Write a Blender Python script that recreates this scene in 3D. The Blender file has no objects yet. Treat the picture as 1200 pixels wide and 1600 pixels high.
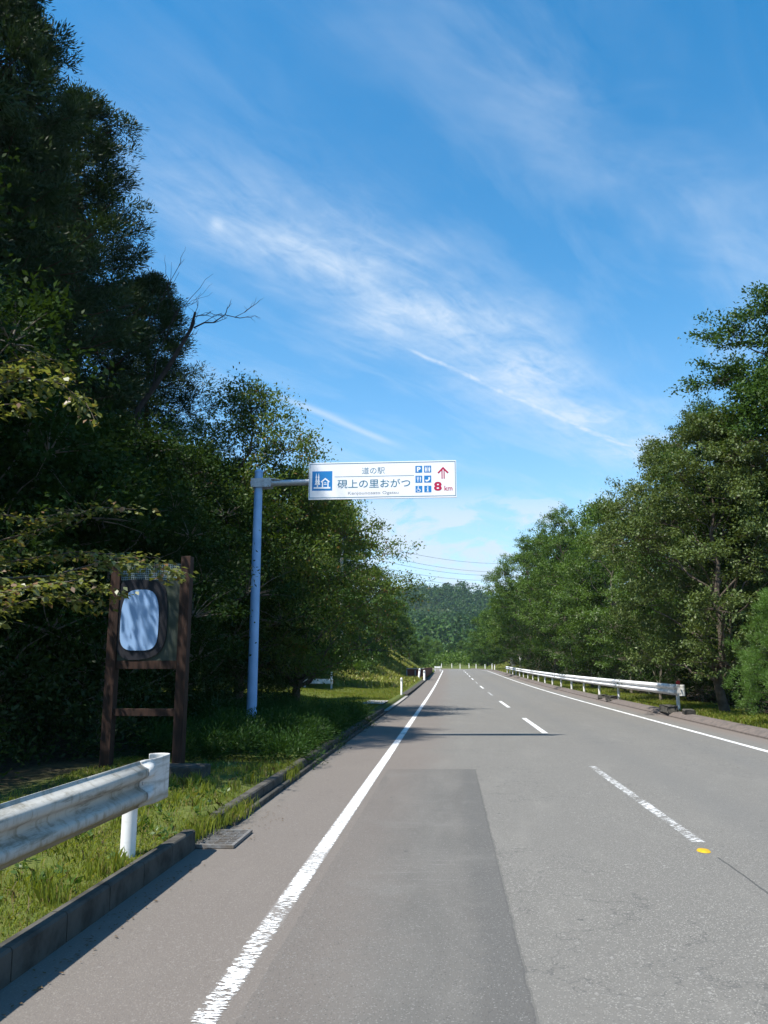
import bpy, bmesh, math, random
import numpy as np
from mathutils import Vector

R = math.radians
scene = bpy.context.scene
COL = scene.collection

# ------------------------------------------------------------------ camera, sky, sun, exposure
CAM_H = 1.55
FOC = 1250.0
PITCH = math.atan(240.0 / FOC)
YAW = math.atan(103.0 / FOC * math.cos(PITCH))
cam_d = bpy.data.cameras.new('camera')
cam = bpy.data.objects.new('camera', cam_d)
COL.objects.link(cam)
cam.location = (0, 0, CAM_H)
cam.rotation_euler = (math.pi / 2 + PITCH, 0, YAW)
cam_d.sensor_fit = 'VERTICAL'
cam_d.sensor_height = 24.0
cam_d.lens = 24.0 * FOC / 1600.0
cam_d.clip_start = 0.05
cam_d.clip_end = 6000
scene.camera = cam

SUN_DIR = Vector((-0.41, -0.40, 1.0)).normalized()      # from the ground towards the sun
SUN_EL = math.asin(SUN_DIR.z)
sun_d = bpy.data.lights.new('sun', 'SUN')
sun_d.energy = 5.0
sun_d.angle = R(0.55)
sun_d.color = (1.0, 0.95, 0.86)
sun = bpy.data.objects.new('sun', sun_d)
COL.objects.link(sun)
sun.rotation_euler = SUN_DIR.to_track_quat('Z', 'Y').to_euler()

vs = scene.view_settings
vs.view_transform = 'Standard'
vs.look = 'None'
vs.exposure = 0.80
vs.gamma = 1.0
scene.render.film_transparent = False
scene.cycles.use_denoising = True
scene.cycles.max_bounces = 6
scene.cycles.diffuse_bounces = 3
scene.cycles.glossy_bounces = 2
scene.cycles.transmission_bounces = 3
scene.cycles.transparent_max_bounces = 8
scene.cycles.volume_bounces = 0
SKY_STRENGTH = 0.13


def ray(px, py):
    """direction through a pixel of the 1200x1600 photograph"""
    cx, cy = (px - 600) / FOC, (800 - py) / FOC
    r = Vector((math.cos(YAW), math.sin(YAW), 0))
    u = Vector((math.sin(YAW) * math.sin(PITCH), -math.cos(YAW) * math.sin(PITCH), math.cos(PITCH)))
    f = Vector((-math.sin(YAW) * math.cos(PITCH), math.cos(YAW) * math.cos(PITCH), math.sin(PITCH)))
    return r * cx + u * cy + f


def P(px, py, D):
    """world point seen at a pixel, D metres down the road"""
    d = ray(px, py)
    return Vector((0, 0, CAM_H)) + d * (D / d.y)


# ------------------------------------------------------------------ node helper
class NV:
    """a node socket with arithmetic"""
    def __init__(s, nt, sock): s.nt, s.s = nt, sock
    def _m(s, op, *o, clamp=False):
        n = s.nt.nodes.new('ShaderNodeMath'); n.operation = op; n.use_clamp = clamp
        for i, v in enumerate((s,) + o):
            if isinstance(v, NV): s.nt.links.new(v.s, n.inputs[i])
            else: n.inputs[i].default_value = v
        return NV(s.nt, n.outputs[0])
    def __add__(s, o): return s._m('ADD', o)
    def __sub__(s, o): return s._m('SUBTRACT', o)
    def __mul__(s, o): return s._m('MULTIPLY', o)
    def __truediv__(s, o): return s._m('DIVIDE', o)
    def __neg__(s): return s._m('MULTIPLY', -1.0)
    def sq(s): return s._m('MULTIPLY', s)
    def abs(s): return s._m('ABSOLUTE')
    def exp(s): return s._m('EXPONENT')
    def max(s, o): return s._m('MAXIMUM', o)
    def min(s, o): return s._m('MINIMUM', o)
    def clamp(s): return s._m('ADD', 0.0, clamp=True)
    def gt(s, o): return s._m('GREATER_THAN', o)
    def lt(s, o): return s._m('LESS_THAN', o)
    def step(s, a, b):
        n = s.nt.nodes.new('ShaderNodeMapRange'); n.interpolation_type = 'SMOOTHSTEP'
        s.nt.links.new(s.s, n.inputs[0])
        n.inputs[1].default_value = a; n.inputs[2].default_value = b
        n.inputs[3].default_value = 0; n.inputs[4].default_value = 1
        return NV(s.nt, n.outputs[0])


def sep(nt, sock):
    n = nt.nodes.new('ShaderNodeSeparateXYZ'); nt.links.new(sock, n.inputs[0])
    return [NV(nt, o) for o in n.outputs]


def comb(nt, *v):
    n = nt.nodes.new('ShaderNodeCombineXYZ')
    for i, a in enumerate(v):
        if isinstance(a, NV): nt.links.new(a.s, n.inputs[i])
        else: n.inputs[i].default_value = a
    return n.outputs[0]


def noise(nt, vec, scale, detail=3.0, rough=0.55, dist=0.0):
    n = nt.nodes.new('ShaderNodeTexNoise')
    nt.links.new(vec, n.inputs['Vector'])
    n.inputs['Scale'].default_value = scale; n.inputs['Detail'].default_value = detail
    n.inputs['Roughness'].default_value = rough; n.inputs['Distortion'].default_value = dist
    return NV(nt, n.outputs['Fac'])


def voro(nt, vec, scale, out='Distance'):
    n = nt.nodes.new('ShaderNodeTexVoronoi')
    nt.links.new(vec, n.inputs['Vector']); n.inputs['Scale'].default_value = scale
    if out == 'Color': return NV(nt, n.outputs['Color'])
    return NV(nt, n.outputs['Distance'])


def mixc(nt, f, a, b):
    n = nt.nodes.new('ShaderNodeMix'); n.data_type = 'RGBA'
    for i, v in ((0, f), (6, a), (7, b)):
        if isinstance(v, NV): nt.links.new(v.s, n.inputs[i])
        elif i == 0: n.inputs[0].default_value = v
        else: n.inputs[i].default_value = (v[0], v[1], v[2], 1)
    return NV(nt, n.outputs[2])


# ------------------------------------------------------------------ world: sky with cirrus
def q_of(px, py):
    d = ray(px, py)
    return np.array((d.x / d.z, d.y / d.z))


def make_world():
    w = bpy.data.worlds.new('World'); scene.world = w; w.use_nodes = True
    nt = w.node_tree; nt.nodes.clear()
    out = nt.nodes.new('ShaderNodeOutputWorld')
    sky = nt.nodes.new('ShaderNodeTexSky'); sky.sky_type = 'NISHITA'; sky.sun_disc = False
    sky.sun_elevation = SUN_EL
    sky.sun_rotation = math.atan2(SUN_DIR.x, SUN_DIR.y)
    sky.altitude = 50; sky.air_density = 1.0; sky.dust_density = 0.2; sky.ozone_density = 2.0
    tc = nt.nodes.new('ShaderNodeTexCoord')
    x, y, z = sep(nt, tc.outputs['Generated'])
    zz = z.max(0.035)
    qx, qy = x / zz, y / zz
    qv = comb(nt, qx, qy, 0.0)

    def band(p1, p2, curve=0.0):
        a, b = q_of(*p1), q_of(*p2)
        L = np.linalg.norm(b - a); e = (b - a) / L; n = np.array((-e[1], e[0]))
        u = ((qx - float(a[0])) * float(e[0]) + (qy - float(a[1])) * float(e[1])) * (1.0 / L)
        v = (qx - float(a[0])) * float(n[0]) + (qy - float(a[1])) * float(n[1])
        if curve: v = v + (u - 0.5).sq() * curve
        return u, v
    # feathery main band
    u, v = band((260, 250), (985, 690))
    warp = noise(nt, qv, 1.3, 3) - 0.5
    fib = noise(nt, comb(nt, u * 3.2, v * 5.0, 1.7), 1.7, 7, 0.64, 0.9)
    fine = noise(nt, comb(nt, u * 9.0, v * 5.0, 4.0), 2.2, 6, 0.68, 1.2)
    vv = v + warp * 0.5
    patch = noise(nt, qv, 2.2, 4).step(0.32, 0.64) * 0.55 + 0.45
    env = (-(vv / 0.23).sq()).exp() * u.step(-0.15, 0.25) * (-(u - 1.25)).step(-0.2, 0.3)
    m_band = env * (fib * 0.75 + fine * 0.5 - 0.33).clamp() * 1.75 * patch
    # condensation trail inside it
    u2, v2 = band((545, 505), (1010, 712), 0.10)
    wob = (noise(nt, comb(nt, u2 * 3.0, 0.0, 3.0), 1.5, 4) - 0.5) * 0.05
    m_tr = (-((v2 + wob) / (u2 * 0.022 + 0.012).max(0.008)).sq()).exp() * u2.step(0.0, 0.2) * (-u2).step(-1.1, -0.8) * ((fine - 0.25).clamp() * 1.6 + 0.10)
    # faint trail low on the left
    u3, v3 = band((425, 612), (610, 692))
    m_t2 = (-((v3 + wob) / 0.03).sq()).exp() * u3.step(-0.1, 0.3) * (-u3).step(-1.2, -0.8) * 0.42
    # soft veil high on the right
    u4, v4 = band((700, 60), (1120, 330))
    veil_n = noise(nt, comb(nt, u4 * 1.2, v4 * 3.0, 8.0), 1.4, 5, 0.6, 0.5)
    m_veil = (-((v4 + warp * 0.4) / 0.16).sq()).exp() * (veil_n - 0.32).clamp() * 0.85 * patch * u4.step(-0.6, 0.1)
    # thin streaks everywhere
    u5, v5 = band((200, 300), (900, 720))
    st = noise(nt, comb(nt, u5 * 2.2, v5 * 3.2, 12.0), 1.5, 6, 0.62, 0.4)
    m_st = (st - 0.46).clamp() * 0.7 * (-z).step(-0.95, -0.25)
    # small puff
    dpf = ray(338, 352).normalized()
    dd = (x - dpf.x).sq() + (y - dpf.y).sq() + (z - dpf.z).sq()
    m_puff = (-(dd / 0.00007)).exp() * (fine * 1.2 - 0.1).clamp()
    # low heap clouds near the horizon
    cn = noise(nt, comb(nt, x * 4.0, y * 4.0, z * 9.0 + 3.7), 3.0, 8, 0.6, 0.35)
    m_low = ((cn - 0.42).clamp() * 7.0).min(1.0) * (-z).step(-0.25, -0.17) * z.step(0.02, 0.09)
    m_hz = (-(z / 0.17)).exp() * 0.95
    m = (m_band.max(m_tr * 1.0) + m_t2 + m_veil + m_st + m_puff * 0.5 + m_hz).min(0.85).max(m_low * 0.88).clamp()
    hs = nt.nodes.new('ShaderNodeHueSaturation'); hs.inputs['Saturation'].default_value = 1.42
    hs.inputs['Hue'].default_value = 0.489
    nt.links.new(sky.outputs[0], hs.inputs['Color'])
    bg = nt.nodes.new('ShaderNodeBackground'); bg.inputs[1].default_value = SKY_STRENGTH
    nt.links.new(hs.outputs[0], bg.inputs[0])
    bc = nt.nodes.new('ShaderNodeBackground'); bc.inputs[0].default_value = (0.74, 0.86, 1.0, 1)
    bc.inputs[1].default_value = 0.60
    mx = nt.nodes.new('ShaderNodeMixShader')
    nt.links.new(m.s, mx.inputs[0]); nt.links.new(bg.outputs[0], mx.inputs[1]); nt.links.new(bc.outputs[0], mx.inputs[2])
    nt.links.new(mx.outputs[0], out.inputs[0])


make_world()


# ------------------------------------------------------------------ materials
def new_mat(name, rough=0.7, spec=0.3):
    m = bpy.data.materials.new(name); m.use_nodes = True
    nt = m.node_tree
    b = nt.nodes['Principled BSDF']
    b.inputs['Roughness'].default_value = rough
    b.inputs['Specular IOR Level'].default_value = spec
    return m, nt, b


def pos(nt):
    return nt.nodes.new('ShaderNodeNewGeometry').outputs['Position']


def objco(nt):
    return nt.nodes.new('ShaderNodeTexCoord').outputs['Object']


def bump(nt, b, h, strength, dist=0.01):
    n = nt.nodes.new('ShaderNodeBump'); n.inputs['Strength'].default_value = strength; n.inputs['Distance'].default_value = dist
    nt.links.new(h.s, n.inputs['Height']); nt.links.new(n.outputs[0], b.inputs['Normal'])


def simple(name, c1, c2=None, scale=6.0, rough=0.6, spec=0.3, metal=0.0, bmp=0.0, thr=(0.35, 0.7)):
    m, nt, b = new_mat(name, rough, spec)
    b.inputs['Metallic'].default_value = metal
    v = objco(nt)
    f = noise(nt, v, scale, 5, 0.6)
    nt.links.new(mixc(nt, f.step(*thr), c1, c2 or tuple(k * 0.75 for k in c1)).s, b.inputs['Base Color'])
    if bmp: bump(nt, b, noise(nt, v, scale * 4, 4), bmp)
    return m


def leaf_mat(name, dark, light, autumn=None, amt=0.0, trans=0.3, gloss=0.02, rough=0.5, clump=0.7):
    m = bpy.data.materials.new(name); m.use_nodes = True
    nt = m.node_tree; nt.nodes.clear()
    out = nt.nodes.new('ShaderNodeOutputMaterial')
    g = nt.nodes.new('ShaderNodeNewGeometry')
    rnd = NV(nt, g.outputs['Random Per Island'])
    big = noise(nt, g.outputs['Position'], clump, 2)
    oi = NV(nt, nt.nodes.new('ShaderNodeObjectInfo').outputs['Random'])
    f = (rnd * 0.30 + big * 1.15 + oi * 0.3 - 0.40).clamp()
    c = mixc(nt, f, dark, light)
    if autumn:
        r2 = (rnd * 37.7)._m('FRACT')
        c = mixc(nt, r2.gt(1.0 - amt) * 0.85, c, autumn)
    di = nt.nodes.new('ShaderNodeBsdfDiffuse'); nt.links.new(c.s, di.inputs[0])
    tr = nt.nodes.new('ShaderNodeBsdfTranslucent')
    c2 = mixc(nt, 0.55, c, tuple(min(1, k * 1.5) for k in (light[0] * 1.15, light[1] * 1.15, light[2] * 0.5)))
    nt.links.new(c2.s, tr.inputs[0])
    mx = nt.nodes.new('ShaderNodeMixShader'); mx.inputs[0].default_value = trans
    nt.links.new(di.outputs[0], mx.inputs[1]); nt.links.new(tr.outputs[0], mx.inputs[2])
    gl = nt.nodes.new('ShaderNodeBsdfGlossy'); gl.inputs['Roughness'].default_value = rough
    gl.inputs[0].default_value = (1, 1, 1, 1)
    m2 = nt.nodes.new('ShaderNodeMixShader'); m2.inputs[0].default_value = gloss
    nt.links.new(mx.outputs[0], m2.inputs[1]); nt.links.new(gl.outputs[0], m2.inputs[2])
    nt.links.new(m2.outputs[0], out.inputs[0])
    return m


def make_asphalt():
    m, nt, b = new_mat('asphalt', 0.85, 0.25)
    p = pos(nt); x, y, z = sep(nt, p)
    big = noise(nt, p, 0.35, 4)
    med = noise(nt, p, 5.0, 5, 0.65)
    fin = noise(nt, p, 90.0, 3, 0.7)
    st = voro(nt, p, 150.0, 'Color'); st2 = voro(nt, p, 48.0, 'Color')
    stone = mixc(nt, st.gt(0.80), (0.132, 0.126, 0.115), (0.34, 0.325, 0.295))
    stone = mixc(nt, st.lt(0.20) * 0.8, stone, (0.055, 0.055, 0.055))
    stone = mixc(nt, st2.gt(0.93) * 0.7, stone, (0.34, 0.33, 0.31))
    stone = mixc(nt, st2.lt(0.06) * 0.7, stone, (0.05, 0.05, 0.048))
    c = mixc(nt, (fin * 0.5 + 0.10).clamp(), stone, (0.176, 0.168, 0.152))
    c = mixc(nt, big.step(0.35, 0.65) * 0.45, c, (0.150, 0.143, 0.131))
    mot = noise(nt, comb(nt, x * 1.6, y * 0.5, 2.0), 1.1, 5, 0.65)
    c = mixc(nt, mot.step(0.5, 0.75) * 0.35, c, (0.21, 0.20, 0.18))
    trk = ((-((x - 3.05) / 0.34).sq()).exp()).max((-((x - 4.85) / 0.34).sq()).exp())
    c = mixc(nt, trk * 0.35 * mot.step(0.2, 0.6), c, (0.125, 0.124, 0.120))
    crk = noise(nt, comb(nt, x, y * 1.0, 5.0), 0.9, 6, 0.6)
    c = mixc(nt, (crk - 0.5).abs().lt(0.0035) * noise(nt, p, 0.25, 2).gt(0.5) * 0.5, c, (0.07, 0.07, 0.068))
    # wheel tracks a little smoother and greyer
    edge = (noise(nt, p, 6.0, 4) - 0.5) * 0.035
    # brownish worn left side of the lane and the shoulder
    lb = (-(x + (noise(nt, p, 0.8, 3) - 0.5) * 0.9)).step(-0.25, 0.75)
    brown = mixc(nt, (fin * 0.9 - 0.05).clamp(), (0.128, 0.103, 0.090), (0.182, 0.150, 0.130))
    c = mixc(nt, lb * 0.55, c, brown)
    # the finer resurfaced strip in the near lane
    ye = y + edge * 1.5
    xe = x + edge
    patch = xe.lt(0.362) * xe.gt(-0.98) * ye.lt(12.86)
    pm = noise(nt, comb(nt, x * 1.4, y * 0.35, 0.0), 1.6, 4)
    pc = mixc(nt, pm.step(0.3, 0.7), (0.108, 0.104, 0.097), (0.138, 0.131, 0.121))
    pc = mixc(nt, (x + (med - 0.5) * 0.3).step(0.02, 0.24), pc, (0.096, 0.094, 0.090))
    pc = mixc(nt, (-(x + (med - 0.5) * 0.4)).step(0.15, 0.85) * 0.5, pc, brown)
    blot = noise(nt, p, 1.1, 6, 0.68)
    pc = mixc(nt, blot.step(0.52, 0.68) * 0.4, pc, (0.162, 0.155, 0.144))
    pc = mixc(nt, noise(nt, comb(nt, x * 2.2, y * 0.25, 9.0), 1.6, 4).step(0.55, 0.75) * 0.35, pc, (0.085, 0.080, 0.075))
    pc = mixc(nt, (fin * 0.4).clamp(), pc, (0.130, 0.122, 0.110))
    pc = mixc(nt, st.gt(0.84) * 0.55, pc, (0.24, 0.235, 0.222))
    pc = mixc(nt, st.lt(0.14) * 0.6, pc, (0.06, 0.058, 0.055))
    scr = noise(nt, comb(nt, x * 1.2, y * 44.0, 0.3), 1.5, 5, 0.65)
    zone = y.step(4.8, 6.4) * (-y).step(-12.4, -10.5) * (x + 0.75).step(0.0, 0.35) * (-x).step(-0.18, 0.1)
    pc = mixc(nt, scr.step(0.58, 0.70) * zone * 0.45, pc, (0.27, 0.26, 0.25))
    c = mixc(nt, patch, c, pc)
    seam = (xe - 0.362).abs().lt(0.012) * ye.lt(12.86)
    c = mixc(nt, seam * 0.35, c, (0.07, 0.068, 0.065))
    # joint along the centre of the road
    jo = (x - 2.175 + (noise(nt, p, 3.0, 3) - 0.5) * 0.03).abs().lt(0.009) * y.lt(7.2)
    c = mixc(nt, jo * 0.75, c, (0.05, 0.05, 0.05))
    # silt washed up along the left kerb
    silt = (-(x + (med - 0.5) * 0.5)).step(1.78, 2.22)
    c = mixc(nt, silt * 0.55, c, (0.15, 0.137, 0.12))
    # dirt along the right berm
    dr = (x + (med - 0.5) * 0.6).step(6.05, 6.7)
    c = mixc(nt, dr * 0.7, c, (0.165, 0.135, 0.118))
    # drips and oil specks
    sp = voro(nt, p, 1.7).lt(0.035)
    c = mixc(nt, sp * 0.6, c, (0.05, 0.05, 0.05))
    nt.links.new(c.s, b.inputs['Base Color'])
    bump(nt, b, st * 0.6 + st2 * 0.5 + fin, 0.6, 0.008)
    return m


def make_paint(name, col, wear=0.5, scale=1.0):
    """road paint, worn through to the stones"""
    m, nt, b = new_mat(name, 0.6, 0.3)
    p = pos(nt); x, y, z = sep(nt, p)
    a = noise(nt, comb(nt, x * 0.55, y * 1.5, 0.0), 30.0 * scale, 4, 0.75)
    bgn = noise(nt, p, 1.3, 3)
    near = (-y).step(-13.0, -3.5) * 0.5 + 0.5
    ed = (x + 1.126).abs().min((x - 2.19).abs()).min((x - 5.87).abs()).step(0.045, 0.075)
    mask = (a + (bgn - 0.5) * 0.35 - ed * 0.13).step(0.40 + wear * 0.1, 0.5 + wear * 0.1)
    tr = nt.nodes.new('ShaderNodeBsdfTransparent'); mx = nt.nodes.new('ShaderNodeMixShader')
    nt.links.new(mixc(nt, bgn, col, tuple(k * 0.86 for k in col)).s, b.inputs['Base Color'])
    out = nt.nodes['Material Output']
    mm = (mask + (near * -1.0 + 1.0)).clamp() if wear < 0.8 else mask
    nt.links.new(mm.s, mx.inputs[0]); nt.links.new(tr.outputs[0], mx.inputs[1]); nt.links.new(b.outputs[0], mx.inputs[2])
    nt.links.new(mx.outputs[0], out.inputs[0])
    return m


def make_ground():
    m, nt, b = new_mat('soil', 0.95, 0.1)
    p = pos(nt); x, y, z = sep(nt, p)
    n1 = noise(nt, p, 0.9, 5, 0.65); n2 = noise(nt, p, 9.0, 5, 0.7)
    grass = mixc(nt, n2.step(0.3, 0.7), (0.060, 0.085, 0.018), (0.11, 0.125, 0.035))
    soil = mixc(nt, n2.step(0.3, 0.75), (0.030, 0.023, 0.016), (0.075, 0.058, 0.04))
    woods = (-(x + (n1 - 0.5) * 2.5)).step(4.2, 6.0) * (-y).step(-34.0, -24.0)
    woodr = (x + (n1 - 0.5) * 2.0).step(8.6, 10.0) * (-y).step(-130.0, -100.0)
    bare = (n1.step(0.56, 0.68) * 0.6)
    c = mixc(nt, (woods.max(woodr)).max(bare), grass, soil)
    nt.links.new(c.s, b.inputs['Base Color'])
    bump(nt, b, n2, 0.6, 0.05)
    return m


def make_rail_paint(name, base=(0.78, 0.79, 0.80), dirt=0.5):
    m, nt, b = new_mat(name, 0.6, 0.2)
    p = pos(nt); x, y, z = sep(nt, p)
    drip = noise(nt, comb(nt, x * 5.0, y * 5.0, z * 1.2), 1.6, 6, 0.7)
    grime = noise(nt, comb(nt, x * 1.0, y * 0.6, z * 6.0), 2.2, 6, 0.7, 0.3)
    spot = noise(nt, p, 30.0, 5, 0.75)
    c = mixc(nt, drip.step(0.46, 0.70) * dirt, base, tuple(k * q for k, q in zip(base, (0.50, 0.46, 0.38))))
    c = mixc(nt, grime.step(0.48, 0.66) * dirt, c, tuple(k * q for k, q in zip(base, (0.36, 0.34, 0.28))))
    low = (z + (drip - 0.5) * 0.25).step(0.56, 0.50)
    c = mixc(nt, low * dirt * 0.8, c, tuple(k * q for k, q in zip(base, (0.45, 0.36, 0.22))))
    c = mixc(nt, spot.step(0.66, 0.72) * dirt * 1.4, c, (0.12, 0.06, 0.03))
    nt.links.new(c.s, b.inputs['Base Color'])
    bump(nt, b, spot, 0.15, 0.004)
    return m


def make_wood(name, c1, c2):
    m, nt, b = new_mat(name, 0.75, 0.2)
    v = objco(nt); x, y, z = sep(nt, v)
    g = noise(nt, comb(nt, x * 30.0, y * 30.0, z * 1.6), 1.0, 5, 0.6, 0.4)
    nt.links.new(mixc(nt, g.step(0.3, 0.7), c1, c2).s, b.inputs['Base Color'])
    bump(nt, b, g, 0.4, 0.004)
    return m


M = dict(
    asphalt=make_asphalt(), ground=make_ground(),
    paint=make_paint('white_road_paint', (0.80, 0.80, 0.79), 0.45),
    paint_worn=make_paint('worn_white_road_paint', (0.78, 0.78, 0.77), 0.85),
    concrete=simple('kerb_concrete', (0.085, 0.080, 0.070), (0.040, 0.038, 0.033), 5, 0.9, 0.15, 0, 0.5),
    concrete_pale=simple('pale_concrete', (0.36, 0.35, 0.33), (0.25, 0.24, 0.22), 3, 0.9, 0.15, 0, 0.3),
    berm=simple('asphalt_berm', (0.150, 0.125, 0.112), (0.10, 0.088, 0.082), 7, 0.92, 0.15, 0, 0.6),
    rail=make_rail_paint('guard_rail_paint', (0.44, 0.425, 0.385), dirt=0.95), rail_end=make_rail_paint('rail_end_paint', (0.58, 0.575, 0.56), dirt=0.65), rail_r=make_rail_paint('far_guard_rail_paint', dirt=0.40),
    post=make_rail_paint('post_paint', (0.82, 0.82, 0.83), 0.18),
    steel=simple('galvanised_steel', (0.46, 0.48, 0.50), (0.34, 0.36, 0.38), 14, 0.45, 0.5, 0.35),
    pole=simple('pole_paint', (0.24, 0.43, 0.70), (0.20, 0.37, 0.62), 3, 0.45, 0.4),
    grate=simple('grate_steel', (0.20, 0.20, 0.20), (0.13, 0.11, 0.09), 18, 0.55, 0.4, 0.2), pit_shade=simple('pit_shade_black', (0.012, 0.012, 0.012), (0.02, 0.018, 0.015), 8, 0.9, 0.1),
    dark_steel=simple('dark_steel', (0.055, 0.055, 0.06), (0.09, 0.08, 0.07), 8, 0.5, 0.4, 0.4),
    sign_white=simple('sign_sheeting', (0.86, 0.86, 0.88), (0.82, 0.82, 0.85), 2, 0.35, 0.5),
    sign_blue=simple('sign_blue', (0.012, 0.20, 0.52), (0.010, 0.18, 0.48), 3, 0.35, 0.5),
    sign_teal=simple('sign_lettering_blue', (0.030, 0.17, 0.27), (0.028, 0.15, 0.25), 3, 0.4, 0.4),
    sign_red=simple('sign_red', (0.48, 0.010, 0.060), (0.44, 0.010, 0.055), 3, 0.4, 0.4),
    sign_grey=simple('sign_lettering_grey', (0.30, 0.32, 0.35), (0.27, 0.29, 0.32), 3, 0.4, 0.4),
    sign_back=simple('sign_back', (0.42, 0.43, 0.45), (0.36, 0.37, 0.39), 3, 0.4, 0.5, 0.3),
    board=simple('board_green', (0.042, 0.052, 0.042), (0.028, 0.038, 0.025), 5, 0.6, 0.3),
    ink=simple('inkstone_black', (0.012, 0.012, 0.016), (0.020, 0.020, 0.026), 5, 0.6, 0.25),
    panel_pale=simple('pale_panel', (0.27, 0.42, 0.66), (0.24, 0.38, 0.62), 2, 0.28, 0.5),
    mesh=simple('wire_mesh', (0.26, 0.34, 0.36), (0.20, 0.26, 0.28), 5, 0.5, 0.4),
    brown=make_wood('brown_timber', (0.020, 0.012, 0.009), (0.048, 0.025, 0.018)),
    redboard=make_wood('red_brown_board', (0.11, 0.035, 0.025), (0.17, 0.06, 0.04)),
    red=simple('red_reflector', (0.50, 0.015, 0.02), (0.42, 0.012, 0.02), 6, 0.25, 0.5),
    yellow=simple('yellow_paint', (0.56, 0.33, 0.008), (0.40, 0.25, 0.02), 30, 0.6, 0.3),
    white=simple('white_plastic', (0.80, 0.80, 0.78), (0.70, 0.70, 0.68), 6, 0.5, 0.4),
    bark=simple('bark', (0.070, 0.055, 0.042), (0.115, 0.098, 0.080), 4, 0.95, 0.1, 0, 0.8),
    bark_pale=simple('pale_bark', (0.17, 0.15, 0.12), (0.09, 0.08, 0.065), 5, 0.95, 0.1, 0, 0.8),
    bark_red=simple('cedar_bark', (0.075, 0.045, 0.032), (0.045, 0.030, 0.022), 6, 0.95, 0.1, 0, 0.8),
    dead=simple('dead_wood', (0.05, 0.042, 0.037), (0.03, 0.026, 0.023), 6, 0.95, 0.1, 0, 0.5),
    cable=simple('cable_black', (0.05, 0.055, 0.06), (0.06, 0.06, 0.065), 3, 0.7, 0.3),
    pole_c=simple('pole_concrete', (0.42, 0.41, 0.39), (0.34, 0.33, 0.31), 3, 0.85, 0.2),
    lf_green=leaf_mat('leaf_green', (0.028, 0.064, 0.008), (0.105, 0.175, 0.022), trans=0.26, gloss=0.018),
    lf_shiny=leaf_mat('leaf_shiny', (0.034, 0.060, 0.012), (0.125, 0.165, 0.045), trans=0.22, gloss=0.02, rough=0.5),
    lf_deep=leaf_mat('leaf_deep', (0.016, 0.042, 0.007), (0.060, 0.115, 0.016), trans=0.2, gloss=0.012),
    lf_cherry=leaf_mat('leaf_cherry', (0.030, 0.060, 0.009), (0.110, 0.165, 0.026), (0.16, 0.075, 0.02), 0.10, trans=0.3, gloss=0.018),
    lf_maple=leaf_mat('leaf_maple', (0.085, 0.105, 0.022), (0.170, 0.185, 0.045), (0.17, 0.065, 0.025), 0.15, trans=0.4, gloss=0.05, clump=2.0),
    lf_shaded=leaf_mat('leaf_shaded', (0.011, 0.027, 0.006), (0.034, 0.064, 0.011), trans=0.2, gloss=0.008),  # darker copy of leaf_deep, forest shade put into the leaf colour
    lf_bright=leaf_mat('leaf_bright', (0.040, 0.085, 0.012), (0.095, 0.160, 0.022), trans=0.35, gloss=0.03),
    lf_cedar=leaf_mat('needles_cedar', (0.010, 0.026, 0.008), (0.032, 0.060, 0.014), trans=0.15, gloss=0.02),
    lf_pine=leaf_mat('needles_pine', (0.055, 0.12, 0.014), (0.11, 0.20, 0.028), trans=0.25, gloss=0.03),
    lf_juniper=leaf_mat('needles_juniper', (0.012, 0.036, 0.008), (0.044, 0.092, 0.014), trans=0.25, gloss=0.008, clump=1.2),
    lf_hill=leaf_mat('leaf_hill', (0.014, 0.042, 0.010), (0.055, 0.105, 0.022), trans=0.15, gloss=0.01, clump=0.03),
    grass=leaf_mat('grass_blade', (0.090, 0.130, 0.012), (0.225, 0.255, 0.034), (0.24, 0.17, 0.06), 0.14, trans=0.35, gloss=0.018, clump=0.9),
    grass_dry=leaf_mat('dry_grass_blade', (0.13, 0.18, 0.022), (0.30, 0.32, 0.06), (0.26, 0.19, 0.09), 0.25, trans=0.3, gloss=0.03, clump=0.5),
    fern=leaf_mat('undergrowth_leaf', (0.012, 0.028, 0.006), (0.036, 0.065, 0.013), trans=0.25, gloss=0.018, clump=0.8),
    litter=leaf_mat('leaf_litter', (0.07, 0.045, 0.025), (0.15, 0.10, 0.05), trans=0.1, gloss=0.02, clump=2.0),
)


# ------------------------------------------------------------------ object helpers
def tag(o, label=None, cat=None, group=None, kind=None):
    if label: o['label'] = label
    if cat: o['category'] = cat
    if group: o['group'] = group
    if kind: o['kind'] = kind
    return o


def empty(name, loc, label, cat, group=None, rz=0.0):
    o = bpy.data.objects.new(name, None); COL.objects.link(o)
    o.location = loc; o.rotation_euler = (0, 0, rz); o.empty_display_size = 0.3
    return tag(o, label, cat, group)


def link(name, me, mat, parent=None, loc=None):
    o = bpy.data.objects.new(name, me); COL.objects.link(o)
    if mat and not len(me.materials): me.materials.append(mat)
    if parent: o.parent = parent
    if loc is not None: o.location = loc
    return o


def np_mesh(name, V, F):
    """fast mesh from arrays; F is an (n,k) array of equal-sided faces"""
    V = np.asarray(V, dtype=np.float32).reshape(-1, 3); F = np.asarray(F, dtype=np.int32)
    n, k = F.shape
    me = bpy.data.meshes.new(name)
    me.vertices.add(len(V)); me.vertices.foreach_set('co', V.ravel())
    me.loops.add(n * k); me.loops.foreach_set('vertex_index', F.ravel())
    me.polygons.add(n)
    me.polygons.foreach_set('loop_start', np.arange(0, n * k, k, dtype=np.int32))
    me.polygons.foreach_set('loop_total', np.full(n, k, dtype=np.int32))
    me.update(calc_edges=True)
    return me


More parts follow.
